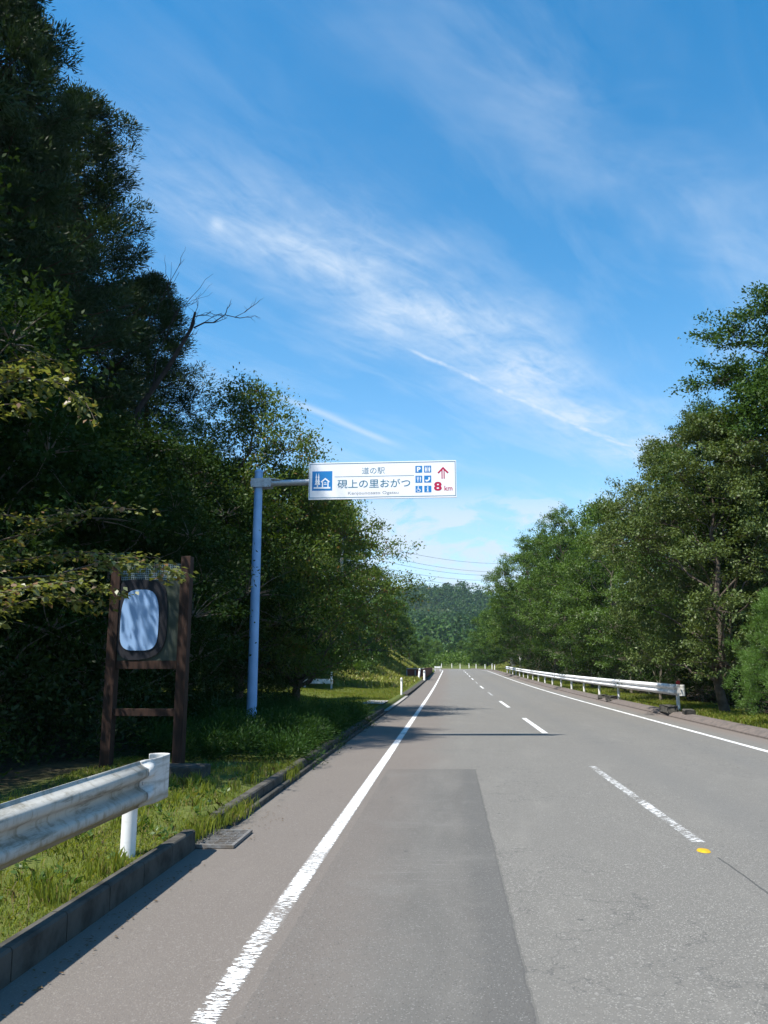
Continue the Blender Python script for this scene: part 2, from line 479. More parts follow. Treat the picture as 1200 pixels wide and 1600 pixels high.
class MB:
    """collects simple shapes into one mesh"""
    def __init__(s): s.V, s.F, s.smooth = [], [], []
    def add(s, V, F, smooth=False):
        o = len(s.V); s.V += [tuple(v) for v in V]
        s.F += [tuple(i + o for i in f) for f in F]; s.smooth += [smooth] * len(F)
        return s
    def box(s, x0, x1, y0, y1, z0, z1, bev=0.0):
        bm = bmesh.new(); bmesh.ops.create_cube(bm, size=1)
        for v in bm.verts:
            v.co = Vector(((x0 + x1) / 2 + v.co.x * (x1 - x0), (y0 + y1) / 2 + v.co.y * (y1 - y0), (z0 + z1) / 2 + v.co.z * (z1 - z0)))
        if bev: bmesh.ops.bevel(bm, geom=bm.edges[:], offset=bev, segments=2, affect='EDGES', profile=0.7)
        bm.verts.index_update()
        s.add([v.co for v in bm.verts], [[v.index for v in f.verts] for f in bm.faces]); bm.free()
        return s
    def tube(s, pts, rad, n=8, caps=True):
        pts = [Vector(p) for p in pts]
        if not isinstance(rad, (list, tuple)): rad = [rad] * len(pts)
        V, F = [], []
        prev = None
        for i, p in enumerate(pts):
            t = (pts[min(i + 1, len(pts) - 1)] - pts[max(i - 1, 0)]).normalized()
            a = prev - t * prev.dot(t) if prev else (Vector((1, 0, 0)) if abs(t.x) < 0.9 else Vector((0, 1, 0)))
            a = (a - t * a.dot(t)).normalized(); prev = a
            b = t.cross(a)
            for k in range(n):
                w = 2 * math.pi * k / n
                V.append(p + (a * math.cos(w) + b * math.sin(w)) * rad[i])
        for i in range(len(pts) - 1):
            for k in range(n):
                k2 = (k + 1) % n
                F.append((i * n + k, i * n + k2, (i + 1) * n + k2, (i + 1) * n + k))
        s.add(V, F, True)
        if caps:
            o = len(V)
            s.add(V[:n], [tuple(range(n))[::-1]]); s.add(V[o - n:], [tuple(range(n))])
        return s
    def poly(s, pts, y, th=0.0):
        """flat polygon in the xz plane facing -y"""
        n = len(pts)
        s.add([(p[0], y, p[1]) for p in pts], [tuple(range(n))])
        return s
    def build(s, name, mat, parent=None, loc=None):
        me = bpy.data.meshes.new(name)
        me.from_pydata(s.V, [], s.F); me.update()
        me.polygons.foreach_set('use_smooth', s.smooth)
        return link(name, me, mat, parent, loc)


def copy_tree(o, parent=None):
    c = o.copy(); COL.objects.link(c); c.parent = parent
    for ch in list(o.children): copy_tree(ch, c)
    return c


# ------------------------------------------------------------------ the lie of the land
RX0, RX1 = -2.36, 7.0             # paved width
CL = 2.19                          # centre line


def sm(a, b, t):
    t = min(1, max(0, (t - a) / (b - a))); return t * t * (3 - 2 * t)


def rise(y): return 0.95 * sm(35, 170, y)


def shift(y):
    y = min(y, 230)
    return 0.0 if y < 128 else -((y - 128) ** 2) / 260.0


def road_z(s, y): return rise(y) - 0.006 * abs(s - CL)


def ground_z(s, y):
    """height of the land at lateral offset s from the road axis frame"""
    r = rise(y)
    if -2.325 < s < 7.33: return r - 0.30
    if s <= -2.325:
        z = r + 0.10 + 0.03 * sm(2.5, 4, -s) + 0.035 * max(0, -s - 6.0)
        z += sm(52, 78, y) * (1 - sm(230, 300, y)) * min(6.0, 0.6 * max(0, -s - 4.0))
        z += 0.05 * math.sin(s * 1.7 + y * 0.9) * sm(3, 6, -s)
    else:
        z = r + 0.09 + 0.04 * max(0, s - 10)
        z += sm(100, 122, y) * (1 - sm(136, 165, y)) * min(7.0, 0.5 * max(0, s - 8.6))
        z += 0.05 * math.sin(s * 1.9 + y * 0.7) * sm(8, 10, s)
    return z


def sheet(name, ss, ys, zf, mat):
    V = [(s + shift(y), y, zf(s, y)) for y in ys for s in ss]
    n = len(ss)
    F = [(j * n + i, j * n + i + 1, (j + 1) * n + i + 1, (j + 1) * n + i) for j in range(len(ys) - 1) for i in range(n - 1)]
    me = np_mesh(name, V, F); me.polygons.foreach_set('use_smooth', [True] * len(me.polygons))
    return tag(link(name, me, mat), kind='structure')


ys_g = [-60, -30, -15] + [-8 + 1.5 * i for i in range(60)] + [84 + 6 * i for i in range(30)] + [280, 330, 400, 520, 700, 1000, 1500, 2200]
ss_g = [-900, -400, -200, -120, -80, -55, -40, -30, -24, -19, -16, -13, -11, -9.5, -8.3, -7.2, -6.3, -5.5, -4.8, -4.2, -3.6, -3.1, -2.75, -2.5, -2.328, -2.32,
        7.325, 7.336, 7.6, 8, 8.6, 9.3, 10, 11, 12.5, 14, 16, 19, 23, 28, 36, 50, 75, 120, 200, 400, 900]
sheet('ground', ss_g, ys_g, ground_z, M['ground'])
ys_r = [-40, -20, -10] + [2 * i for i in range(65)] + [130 + 4 * i for i in range(26)]
ss_r = [RX0, -1.0, 0.5, CL, 3.8, 5.3, RX1]
road = sheet('road', ss_r, ys_r, road_z, M['asphalt'])

# painted lines
ys_l = [-30, -10] + [1.0 * i for i in range(130)] + [130 + 3 * i for i in range(30)]
for s0, s1 in ((-1.196, -1.056), (5.80, 5.94)):
    sheet('edge_line', [s0, s1], ys_l, lambda s, y: road_z(s, y) + 0.004, M['paint'])
for k in range(-1, 12):
    a = 7.77 + 11.75 * k; L = 5.5
    sheet('centre_dash', [CL - 0.07, CL + 0.07], [a + L * i / 6 for i in range(7)], lambda s, y: road_z(s, y) + 0.004, M['paint_worn'] if k in (0, 3, 5) else M['paint'])

# kerbs on the left: upright kerb by the rail, then a gutter with a low outer lip beyond the grating
GR0, GR1 = 7.27, 8.0


def prism_y(name, prof, ys, mat, zoff=lambda y: 0.0):
    n = len(prof)
    V = [(s + shift(y), y, z + zoff(y)) for y in ys for s, z in prof]
    F = [(j * n + i, j * n + (i + 1) % n, (j + 1) * n + (i + 1) % n, (j + 1) * n + i) for j in range(len(ys) - 1) for i in range(n)]
    mb = MB().add(V, F); mb.add(V[:n], [tuple(range(n))[::-1]]); mb.add(V[-n:], [tuple(range(n))])
    return tag(mb.build(name, mat), kind='structure')


KERB = [(-2.35, -0.25), (-2.235, -0.25), (-2.243, 0.125), (-2.256, 0.14), (-2.34, 0.14), (-2.35, 0.13)]
for j in range(-12, 14):                                            # precast lengths with open joints
    y1 = GR0 - 0.02 - 0.6 * (13 - j); y0 = y1 - 0.588
    prism_y('kerb', KERB, [y0, y1], M['concrete'])
yk = [GR1 + 0.06 + 0.6 * i for i in range(34)]
for a, b_ in zip(yk[:-1], yk[1:]):
    prism_y('kerb', KERB, [a, b_ - 0.015], M['concrete'], rise)
    prism_y('gutter_edge', [(-2.23, -0.2), (-2.165, -0.2), (-2.168, 0.028), (-2.178, 0.036), (-2.222, 0.036), (-2.23, 0.03)], [a + 0.25, b_ + 0.236], M['concrete'], rise)
prism_y('kerb', [(-2.50, -0.3), (-2.20, -0.3), (-2.20, 0.10), (-2.50, 0.12)], [42 + 5 * i for i in range(9)], M['concrete'], rise)
sheet('gutter', [-2.52, -2.15], [28.3, 30, 33, 36, 42, 42.3], lambda s, y: rise(y) + 0.02 - 0.0 * s, M['concrete_pale'])
sheet('driveway', [-3.3, -2.9, -2.52], [30.5, 31.5, 32.5, 33.5], lambda s, y: ground_z(min(s, -2.6), y) + 0.05, M['concrete_pale'])
# right: low asphalt berm with a dusty verge behind it
prism_y('kerb', [(6.84, -0.2), (7.345, -0.2), (7.345, 0.105), (7.20, 0.12), (7.0, 0.10), (6.86, 0.01)], [-20, 0, 10, 20, 23.6, 24.0] + [30 + 6 * i for i in range(22)], M['berm'], rise)


# ------------------------------------------------------------------ drain grating
g = empty('drain_grate', (-2.12, (GR0 + GR1) / 2, -0.028), 'rusty steel drain grating between the two kerb lengths, grass growing at its edge', 'drain grate')
f_ = MB()
w2, l2 = 0.21, 0.345
f_.box(-w2, w2, -l2, -l2 + 0.03, 0.008, 0.034).box(-w2, w2, l2 - 0.03, l2, 0.008, 0.034).box(-w2, -w2 + 0.03, -l2 + 0.031, l2 - 0.031, 0.008, 0.034).box(w2 - 0.03, w2, -l2 + 0.031, l2 - 0.031, 0.008, 0.034)
f_.build('frame', M['grate'], g)
bars = MB()
for i in range(9):
    yy = -l2 + 0.066 + i * (2 * l2 - 0.132) / 8
    bars.box(-w2 + 0.031, w2 - 0.031, yy - 0.007, yy + 0.007, 0.008, 0.031)
for i in range(3):
    xx = -w2 + 0.105 + i * 0.105
    bars.box(xx - 0.004, xx + 0.004, -l2 + 0.031, l2 - 0.031, 0.008, 0.0265)
bars.build('bars', M['grate'], g)
pit_shade = MB().box(-w2 + 0.032, w2 - 0.032, -l2 + 0.032, l2 - 0.032, 0.0, 0.0065); pit_shade.build('pit_shade', M['pit_shade'], g)  # thin black plate above the road, stands in for the shade under the bars

# yellow marker on the centre line
ym = MB()
ring = [(0.056 * math.cos(2 * math.pi * k / 20), 0.080 * math.sin(2 * math.pi * k / 20)) for k in range(20)]
V = [(x, y, 0.0) for x, y in ring] + [(x * 0.86, y * 0.86, 0.010) for x, y in ring] + [(x * 0.4, y * 0.4, 0.013) for x, y in ring]
F = [(k, (k + 1) % 20, 20 + (k + 1) % 20, 20 + k) for k in range(20)] + [(20 + k, 20 + (k + 1) % 20, 40 + (k + 1) % 20, 40 + k) for k in range(20)] + [tuple(range(40, 60))]
o = ym.add(V, F, True).build('road_marker', M['yellow'], None, (2.127, 7.42, road_z(2.09, 6.6) + 0.002))
tag(o, 'small oval yellow marker on the road, at the near end of the worn centre dash', 'road marker')


# ------------------------------------------------------------------ guard rails
def w_profile():
    pts = []
    for i in range(25):
        t = i / 24
        z = 0.52 + 0.35 * t - 0.0
        d = 0.5 - 0.5 * math.cos(4 * math.pi * t)           # two ridges
        d = max(0.0, min(1.0, (d - 0.12) * 1.45))
        pts.append((0.075 * d, z))
    return pts


def guard_rail(name, x, y0, y1, side, posts, label, mat, postmat, end_at, gz, group=None):
    """side=+1: ridges face +x (rail stands left of the road)"""
    t = empty(name, (x, y0, gz), label, 'guard rail', group)
    prof = w_profile()
    dirn = 1 if end_at == y1 else -1
    ys = [y0 + (y1 - y0) * i / max(1, int(abs(y1 - y0) / 1.0)) for i in range(int(abs(y1 - y0) / 1.0) + 1)]

    def strip(path, prof_at, nm, mt):
        V, F = [], []
        n = 0
        for (px, py, nx, ny), pr in zip(path, prof_at):
            n = len(pr)
            for d, z in pr: V.append((px + nx * d, py + ny * d, z - 0.09))
        for j in range(len(path) - 1):
            for i in range(n - 1):
                F.append((j * n + i, j * n + i + 1, (j + 1) * n + i + 1, (j + 1) * n + i))
        mb = MB().add(V, F, True)
        ob = mb.build(nm, mt, t)
        so = ob.modifiers.new('thickness', 'SOLIDIFY'); so.thickness = 0.006; so.offset = 0
        return ob
    strip([(0, y - y0, side, 0) for y in ys], [prof] * len(ys), 'beam', mat)
    # flat end sleeve, curled back at the tip
    e = end_at - y0
    flat = [(0.045, z) for d, z in prof]
    path, prs = [], []
    for q in (-0.10, 0.0, 0.06, 0.12, 0.30, 0.42):
        w = sm(-0.02, 0.12, q)
        path.append((side * 0.008, e + dirn * q, side, 0))
        prs.append([(d * (1 - w) + 0.045 * w, z) for d, z in prof])
    for k in range(1, 10):
        a = math.pi * k / 9
        rr = 0.085
        cx = side * (0.053 - rr); cy = e + dirn * 0.42
        path.append((cx + side * rr * math.cos(a), cy + dirn * rr * math.sin(a), 0, 0)); prs.append([(0, z) for d, z in prof])
    strip(path, prs, 'end_terminal', M['rail_end'])
    for yp in posts:
        pm = MB().tube([(-side * 0.075, yp - y0, -0.25), (-side * 0.075, yp - y0, 0.70)], 0.058, 18)
        po = pm.build('post', postmat, t)
        cp = MB().tube([(-side * 0.075, yp - y0, 0.701), (-side * 0.075, yp - y0, 0.715), (-side * 0.075, yp - y0, 0.725)], [0.062, 0.060, 0.03], 18).build('post_cap', postmat, po)
        MB().tube([(-side * 0.03, yp - y0, 0.605), (side * 0.022, yp - y0, 0.605)], 0.013, 8).build('bolt', M['steel'], t)
        MB().box(min(-side * 0.02, -side * 0.002), max(-side * 0.02, -side * 0.002), yp - y0 - 0.05, yp - y0 + 0.05, 0.45, 0.76).build('bracket', postmat, t)
    return t


gl = guard_rail('guard_rail', -2.435, -8.0, 6.45, 1, [-5.6, -1.6, 2.4, 6.4],
                'grimy white guard rail ending in a curled plate beside the near grass verge', M['rail'], M['post'], 6.45, 0.035)
rp = [27.5] + [36.9 + 4.65 * i for i in range(16)]
gr = guard_rail('guard_rail', 7.33, 27.2, 107.5, -1, rp,
                'long white guard rail running along the wooded side of the road', M['rail_r'], M['post'], 27.2, 0.17)
# follow the slight rise of the road
for ch in gr.children_recursive:
    if ch.type == 'MESH':
        me = ch.data
        for v in me.vertices: v.co.z += rise(v.co.y + 27.2)
rf = empty('reflector', (7.40, 27.35, 0.17 + 0.72), 'red reflector on top of the near post of the long guard rail', 'reflector')
MB().tube([(0, 0, 0), (0, 0, 0.06)], 0.02, 8).build('stem', M['steel'], rf)
MB().tube([(0, -0.02, 0.12), (0, 0.02, 0.12)], 0.065, 18).build('lens', M['red'], rf)
# broken kerb stones at the foot of the rail end
random.seed(5)
for i, (xx, yy, sx, sy, sz, lab) in enumerate((
        (7.02, 27.2, 0.34, 1.1, 0.22, 'dark broken concrete block at the foot of the end post of the long guard rail'),
        (7.18, 25.6, 0.30, 0.6, 0.17, 'pale broken kerb stone lying nearest along the dusty berm'),
        (7.02, 36.6, 0.34, 0.7, 0.18, 'dark concrete block at the foot of the second rail post'),
        (7.02, 38.6, 0.30, 0.6, 0.16, 'dark concrete block lying just past the second rail post'))):
    mb = MB().box(-sx / 2, sx / 2, -sy / 2, sy / 2, -0.02, sz, 0.025)
    ob = mb.build('kerb_stone', M['concrete'], None, (xx, yy, 0.07 if xx > 6.8 else 0))
    for v in ob.data.vertices: v.co += Vector((random.uniform(-.02, .02), random.uniform(-.05, .05), random.uniform(-.02, .02)))
    ob.rotation_euler = (0, 0, random.uniform(-0.15, 0.15))
    tag(ob, lab, 'kerb stone')

# ------------------------------------------------------------------ overhead road sign
SD = 17.0
pb = P(392, 1150, SD); pt = P(406, 742, SD)
sx0, sx1 = P(484, 752, SD).x, P(713, 752, SD).x
sz0, sz1 = P(598, 781, SD).z, P(598, 723.5, SD).z
root = empty('road_sign', (pb.x, SD, 0.1), 'white roadside direction sign on a bluish steel pole with a side arm over the lane', 'road sign')


def rel(x, z): return (x - pb.x, z - 0.1)


ptop = pt.z - 0.1
pole = MB().tube([(0, 0, -0.4), (0, 0, 0.3), (0, 0, ptop * 0.6), (0, 0, ptop + 0.05)], [0.108, 0.106, 0.098, 0.088], 28).build('pole', M['pole'], root)
MB().tube([(0, 0, ptop + 0.05), (0, 0, ptop + 0.09), (0, 0, ptop + 0.12)], [0.096, 0.092, 0.04], 28).build('pole_cap', M['pole'], pole)
MB().box(-0.22, 0.22, -0.22, 0.22, -0.02, 0.03, 0.006).build('base_plate', M['pole'], pole)
az = P(445, 755, SD).z - 0.1
arm = MB().tube([(-0.17, 0, az), (-0.1, 0, az), (sx0 - pb.x + 0.1, 0, az + 0.015), (sx1 - pb.x - 0.25, 0.16, az + 0.02)], [0.066, 0.068, 0.066, 0.055], 20).build('arm', M['steel'], root)
br = MB()
br.box(-0.14, 0.30, -0.125, -0.10, az - 0.10, az + 0.10, 0.004).box(-0.14, 0.30, 0.10, 0.125, az - 0.10, az + 0.10, 0.004)
br.box(0.10, 0.16, -0.099, 0.099, az + 0.07, az + 0.10)
br.add([(0.30, -0.1, az + 0.10), (0.52, -0.05, az + 0.072), (0.52, 0.05, az + 0.072), (0.30, 0.1, az + 0.10), (0.30, -0.1, az + 0.08), (0.52, -0.05, az + 0.066), (0.52, 0.05, az + 0.066), (0.30, 0.1, az + 0.08)],
       [(0, 1, 2, 3), (7, 6, 5, 4), (0, 4, 5, 1), (1, 5, 6, 2), (2, 6, 7, 3), (3, 7, 4, 0)])
br.build('clamp', M['steel'], arm)
for xx in (-0.10, 0.13, 0.25):
    for dz in (0.06, -0.06): MB().tube([(xx, -0.15, az + dz), (xx, 0.15, az + dz)], 0.014, 8).build('bolt', M['steel'], arm)
# panel, in its own frame: u to the right, w up, from the photographed lettering
panel = bpy.data.objects.new('sign_panel', None)
W, H = sx1 - sx0, sz1 - sz0
mb = MB().box(-W / 2, W / 2, 0.0, 0.035, -H / 2, H / 2, 0.006)
panel = mb.build('sign_panel', M['sign_white'], root, ((sx0 + sx1) / 2 - pb.x, -0.13, (sz0 + sz1) / 2 - 0.1))
panel.rotation_euler = (0, 0, R(0.0))
fr = MB()
for zz in (-H * 0.3, H * 0.02, H * 0.3): fr.box(-W / 2 + 0.1, W / 2 - 0.1, 0.0365, 0.07, zz - 0.03, zz + 0.03)
fr.build('stiffener', M['sign_back'], panel)


def uv(cx, cy):
    return ((cx - 591) / 1142 * W, (188.5 - cy) / 293 * H)


def rect(mb, x0, y0, x1, y1, y=-0.0022):
    a, b = uv(x0, y0), uv(x1, y1)
    return mb.poly([(a[0], b[1]), (b[0], b[1]), (b[0], a[1]), (a[0], a[1])], y)


def pl(mb, pts, y=-0.0036): return mb.poly([uv(*p) for p in pts], y)


def disc(mb, cx, cy, r, y=-0.0036, a0=0, a1=360, n=18):
    return pl(mb, [(cx + r * math.cos(R(a0 + (a1 - a0) * k / n)), cy - r * math.sin(R(a0 + (a1 - a0) * k / n))) for k in range(n + (0 if a1 - a0 == 360 else 1))], y)


bd = MB()
for q in ((26, 50, 1156, 54.5), (26, 318.5, 1156, 323), (26, 54.6, 30, 318.4), (1152, 54.6, 1156, 318.4)): rect(bd, *q)
bd.build('border', M['sign_teal'], panel)
rect(MB(), 222, 155.5, 838, 158.5).build('rule', M['sign_teal'], panel)


def text(body, x0, y0, x1, y1, mat, name='lettering', bold=0.0, y=-0.0025, keep=False):
    cu = bpy.data.curves.new(name, 'FONT'); cu.body = body; cu.size = 1; cu.offset = bold
    cu.resolution_u = 4
    ob = bpy.data.objects.new(name, cu); COL.objects.link(ob)
    dg = bpy.context.evaluated_depsgraph_get()
    me = bpy.data.meshes.new_from_object(ob.evaluated_get(dg))
    bpy.data.objects.remove(ob)
    n = len(me.vertices)
    co = np.zeros(n * 3, dtype=np.float32); me.vertices.foreach_get('co', co); co = co.reshape(-1, 3)
    lo, hi = co.min(0), co.max(0)
    a, b = uv(x0, y1), uv(x1, y0)
    out = np.zeros_like(co)
    out[:, 0] = a[0] + (co[:, 0] - lo[0]) / (hi[0] - lo[0]) * (b[0] - a[0])
    out[:, 2] = a[1] + (co[:, 1] - lo[1]) / (hi[1] - lo[1]) * (b[1] - a[1])
    out[:, 1] = y
    me.vertices.foreach_set('co', out.ravel()); me.update()
    me.materials.clear()
    return link(name, me, mat, panel)


text('道の駅', 435, 86, 612, 139, M['sign_teal'], bold=-0.008)
text('硯上の里おがつ', 245, 180, 808, 249, M['sign_teal'], bold=0.004)
text('Kenjounosato', 328, 276, 578, 306, M['sign_grey'])
text('Ogatsu', 594, 276, 718, 306, M['sign_grey'])
text('8', 990, 210, 1050, 281, M['sign_red'], 'distance_number', bold=0.035)
text('km', 1070, 243, 1131, 281, M['sign_red'], 'distance_unit', bold=0.012)
ar = MB()
ar.poly([uv(*p) for p in ((1049, 187), (1057, 187), (1057, 112), (1049, 119))][::1], -0.0022)
ar.poly([uv(*p) for p in ((1065, 187), (1073, 187), (1073, 119), (1065, 112))], -0.0022)
ar.poly([uv(*p) for p in ((1018, 138), (1027, 146), (1061, 111), (1061, 93))], -0.0027)
ar.poly([uv(*p) for p in ((1104, 138), (1061, 93), (1061, 111), (1095, 146))], -0.0027)
ar.build('arrow', M['sign_red'], panel)
# emblem: two trees and a house on blue
ic = rect(MB(), 47, 110, 204, 264).build('emblem', M['sign_blue'], panel)
w_ = MB()
for cx, top in ((80, 122), (98, 122)):
    pl(w_, [(cx, top), (cx - 7, 165), (cx + 7, 165)]); pl(w_, [(cx, 150), (cx - 10, 196), (cx + 10, 196)], -0.0038)
    pl(w_, [(cx, 180), (cx - 13, 218), (cx + 13, 218)], -0.0040)
pl(w_, [(84, 218), (94, 218), (94, 240), (84, 240)])
pl(w_, [(60, 236), (190, 236), (190, 249), (60, 249)], -0.0042)
pl(w_, [(115, 192), (150, 163), (150, 177), (121, 201)]); pl(w_, [(150, 163), (185, 192), (179, 201), (150, 177)])
pl(w_, [(124, 201), (133, 194), (133, 236), (124, 236)], -0.0038); pl(w_, [(167, 194), (176, 201), (176, 236), (167, 236)], -0.0038)
pl(w_, [(142, 200), (158, 200), (158, 206), (142, 206)]); pl(w_, [(138, 212), (162, 212), (162, 218), (138, 218)])
w_.build('emblem_drawing', M['sign_white'], panel)
cells = {}
pw = MB()
for r_, (ya, yb) in enumerate(((82, 136), (160, 215), (240, 291))):
    for c_, (xa, xb) in enumerate(((849, 901), (916, 970))):
        cells[r_, c_] = rect(MB(), xa, ya, xb, yb).build('pictogram_tile', M['sign_blue'], panel)
text('P', 861, 91, 890, 128, M['sign_white'], 'pictogram', bold=0.05, y=-0.0036)
for cx in (930, 956):                                               # two standing figures
    disc(pw, cx, 95, 5); pl(pw, [(cx - 8, 102), (cx + 8, 102), (cx + 6, 116), (cx + 4, 130), (cx - 4, 130), (cx - 6, 116)])
pl(pw, [(941.5, 88), (944.5, 88), (944.5, 130), (941.5, 130)])
pw.build('pictogram', M['sign_white'], panel); pw = MB()
for dx in (862, 868, 874): pl(pw, [(dx - 1.6, 168), (dx + 1.6, 168), (dx + 1.6, 184), (dx - 1.6, 184)])
pl(pw, [(860, 184), (876, 184), (870.5, 192), (870.5, 208), (865.5, 208), (865.5, 192)])
pl(pw, [(884, 168), (890, 170), (892, 188), (889, 190), (889, 208), (884, 208)])
pw.build('pictogram', M['sign_white'], panel); pw = MB()
pl(pw, [(924, 196), (930, 190), (937, 198), (950, 186), (946, 177), (956, 170), (962, 178), (960, 192), (950, 203), (936, 208), (928, 205)])
pw.build('pictogram', M['sign_white'], panel); pw = MB()
disc(pw, 870, 248, 4.5); pl(pw, [(867, 253), (873, 253), (874, 264), (884, 264), (890, 280), (886, 282), (880, 269), (868, 269)])
for k in range(14):
    a, b = R(100 + k * 18), R(100 + (k + 1) * 18)
    pl(pw, [(872 + 14 * math.cos(a), 273 - 14 * math.sin(a)), (872 + 14 * math.cos(b), 273 - 14 * math.sin(b)), (872 + 10.5 * math.cos(b), 273 - 10.5 * math.sin(b)), (872 + 10.5 * math.cos(a), 273 - 10.5 * math.sin(a))])
pw.build('pictogram', M['sign_white'], panel); pw = MB()
disc(pw, 943, 251, 5.5); pl(pw, [(934, 260), (947, 260), (947, 281), (952, 281), (952, 285), (934, 285), (934, 281), (939, 281), (939, 264), (934, 264)])
pw.build('pictogram', M['sign_white'], panel)

# ------------------------------------------------------------------ inkstone notice board in the shade
BD = 11.3
b0, b1 = P(166, 1190, BD), P(278, 1200, BD)
bz = ground_z(b0.x, BD) - 0.05
xl, xr = b0.x, b1.x
bo = empty('notice_board', ((xl + xr) / 2, BD, bz), 'brown timber notice board with a black inkstone picture framing a pale blue panel', 'notice board')
hw = (xr - xl) / 2
ztop = P(288, 872, BD).z - bz; zpb = P(230, 1032, BD).z - bz; zpt = P(230, 892, BD).z - bz
for k, xx in ((0, -hw), (1, hw)):
    MB().box(xx - 0.07, xx + 0.07, -0.08, 0.08, -0.35, ztop + (0.02 if k else -0.10), 0.008).build('post', M['brown'], bo)
pn = MB().box(-hw + 0.073, hw - 0.073, -0.035, 0.0, zpb, zpt + 0.10).build('panel', M['board'], bo)
MB().box(-hw + 0.072, hw - 0.072, -0.05, 0.05, zpb - 0.12, zpb - 0.004, 0.006).build('rail', M['brown'], bo)
zr2 = P(230, 1113, BD).z - bz
MB().box(-hw + 0.072, hw - 0.072, -0.045, 0.045, zr2 - 0.05, zr2 + 0.05, 0.006).build('rail', M['brown'], bo)


def outline(cx, cz, a, b, e, seed, wob, n=48):
    random.seed(seed); ph = [random.uniform(0, 6.28) for _ in range(4)]
    out = []
    for k in range(n):
        t = 2 * math.pi * k / n
        c, s = math.cos(t), math.sin(t)
        r = 1 + wob * (math.sin(3 * t + ph[0]) + 0.6 * math.sin(5 * t + ph[1]) + 0.4 * math.sin(8 * t + ph[2]))
        out.append((cx + a * r * math.copysign(abs(c) ** e, c), cz + b * r * math.copysign(abs(s) ** e, s)))
    return out


def plate(pts, y0, y1):
    n = len(pts)
    return MB().add([(p[0], y0, p[1]) for p in pts] + [(p[0], y1, p[1]) for p in pts],
                    [tuple(range(n))] + [(k, n + k, n + (k + 1) % n, (k + 1) % n) for k in range(n)])


pc = P(221, 967, BD); pcx, pcz = pc.x - (xl + xr) / 2, pc.z - bz
ka = 8.8e-3 * BD / 11
ink = plate(outline(pcx + 0.01, pcz, 42 * ka, 63 * ka, 0.55, 3, 0.02), -0.06, -0.0355).build('inkstone', M['ink'], bo)
arch = []
for k in range(40):
    t = 2 * math.pi * k / 40; c, s = math.cos(t), math.sin(t)
    e = 0.62 if s > 0 else 0.42
    taper = 1 - 0.10 * max(0, s)
    arch.append((pcx + 31 * ka * taper * math.copysign(abs(c) ** 0.55, c), pcz - 2 * ka + 48 * ka * math.copysign(abs(s) ** e, s)))
plate(arch, -0.072, -0.0605).build('pale_panel', M['panel_pale'], bo)
# wire mesh over the upper corners
ms = MB()
for k in range(int((2 * hw - 0.16) / 0.03)):
    xx = -hw + 0.08 + k * 0.03
    ms.box(xx - 0.003, xx + 0.003, -0.0475, -0.0435, zpt - 0.14, zpt + 0.10)
for k in range(8):
    zz = zpt - 0.13 + k * 0.03
    ms.box(-hw + 0.075, hw - 0.075, -0.0425, -0.0385, zz - 0.003, zz + 0.003)
ms.build('wire_mesh', M['mesh'], bo)
sb = MB().box(-0.45, 0.45, -0.22, 0.22, -0.1, 0.13, 0.02).build('stone_block', M['concrete'], None, (xr + 0.1, BD - 0.5, ground_z(xr, BD)))
tag(sb, 'low grey concrete block in the grass in front of the notice board post', 'concrete block')


# ------------------------------------------------------------------ vegetation
def unit(v): return v / np.maximum(np.linalg.norm(v, axis=-1, keepdims=True), 1e-6)


def leaves(name, c, d, nrm, L, Wd, mat):
    """one rhombus per leaf, folded along its rib"""
    c, d, nrm = np.asarray(c), unit(np.asarray(d)), unit(np.asarray(nrm))
    s = unit(np.cross(d, nrm)); nn = np.cross(s, d)
    L = np.asarray(L).reshape(-1, 1) * np.ones((len(c), 1)); Wd = np.asarray(Wd).reshape(-1, 1) * np.ones((len(c), 1))
    a = c; b = c + d * L * 0.45 + s * Wd * 0.5 + nn * Wd * 0.18
    t = c + d * L; e = c + d * L * 0.45 - s * Wd * 0.5 + nn * Wd * 0.18
    V = np.stack([a, b, t, e], 1).reshape(-1, 3)
    F = np.arange(len(c) * 4).reshape(-1, 4)
    me = np_mesh(name, V, F); me.materials.append(mat)
    return me


def tubes_mesh(name, segs, mat, n=7):
    """segs: list of (points, radii) polylines"""
    mb = MB()
    for pts, rad in segs: mb.tube(pts, list(rad), n if rad[0] > 0.04 else 4, caps=False)
    me = bpy.data.meshes.new(name); me.from_pydata(mb.V, [], mb.F); me.update()
    me.polygons.foreach_set('use_smooth', [True] * len(me.polygons))
    me.materials.append(mat)
    return me


def curve_pts(p0, p1, sag, rng, n=6, wig=0.06):
    p0, p1 = np.array(p0, float), np.array(p1, float)
    L = np.linalg.norm(p1 - p0)
    out = []
    w = rng.normal(0, wig * L, (n + 1, 3)); w[0] = 0; w[-1] = 0
    for i in range(n + 1):
        t = i / n
        q = p0 + (p1 - p0) * t + w[i] * 0.6
        q[2] += sag * L * math.sin(math.pi * t)
        out.append(q)
    return out


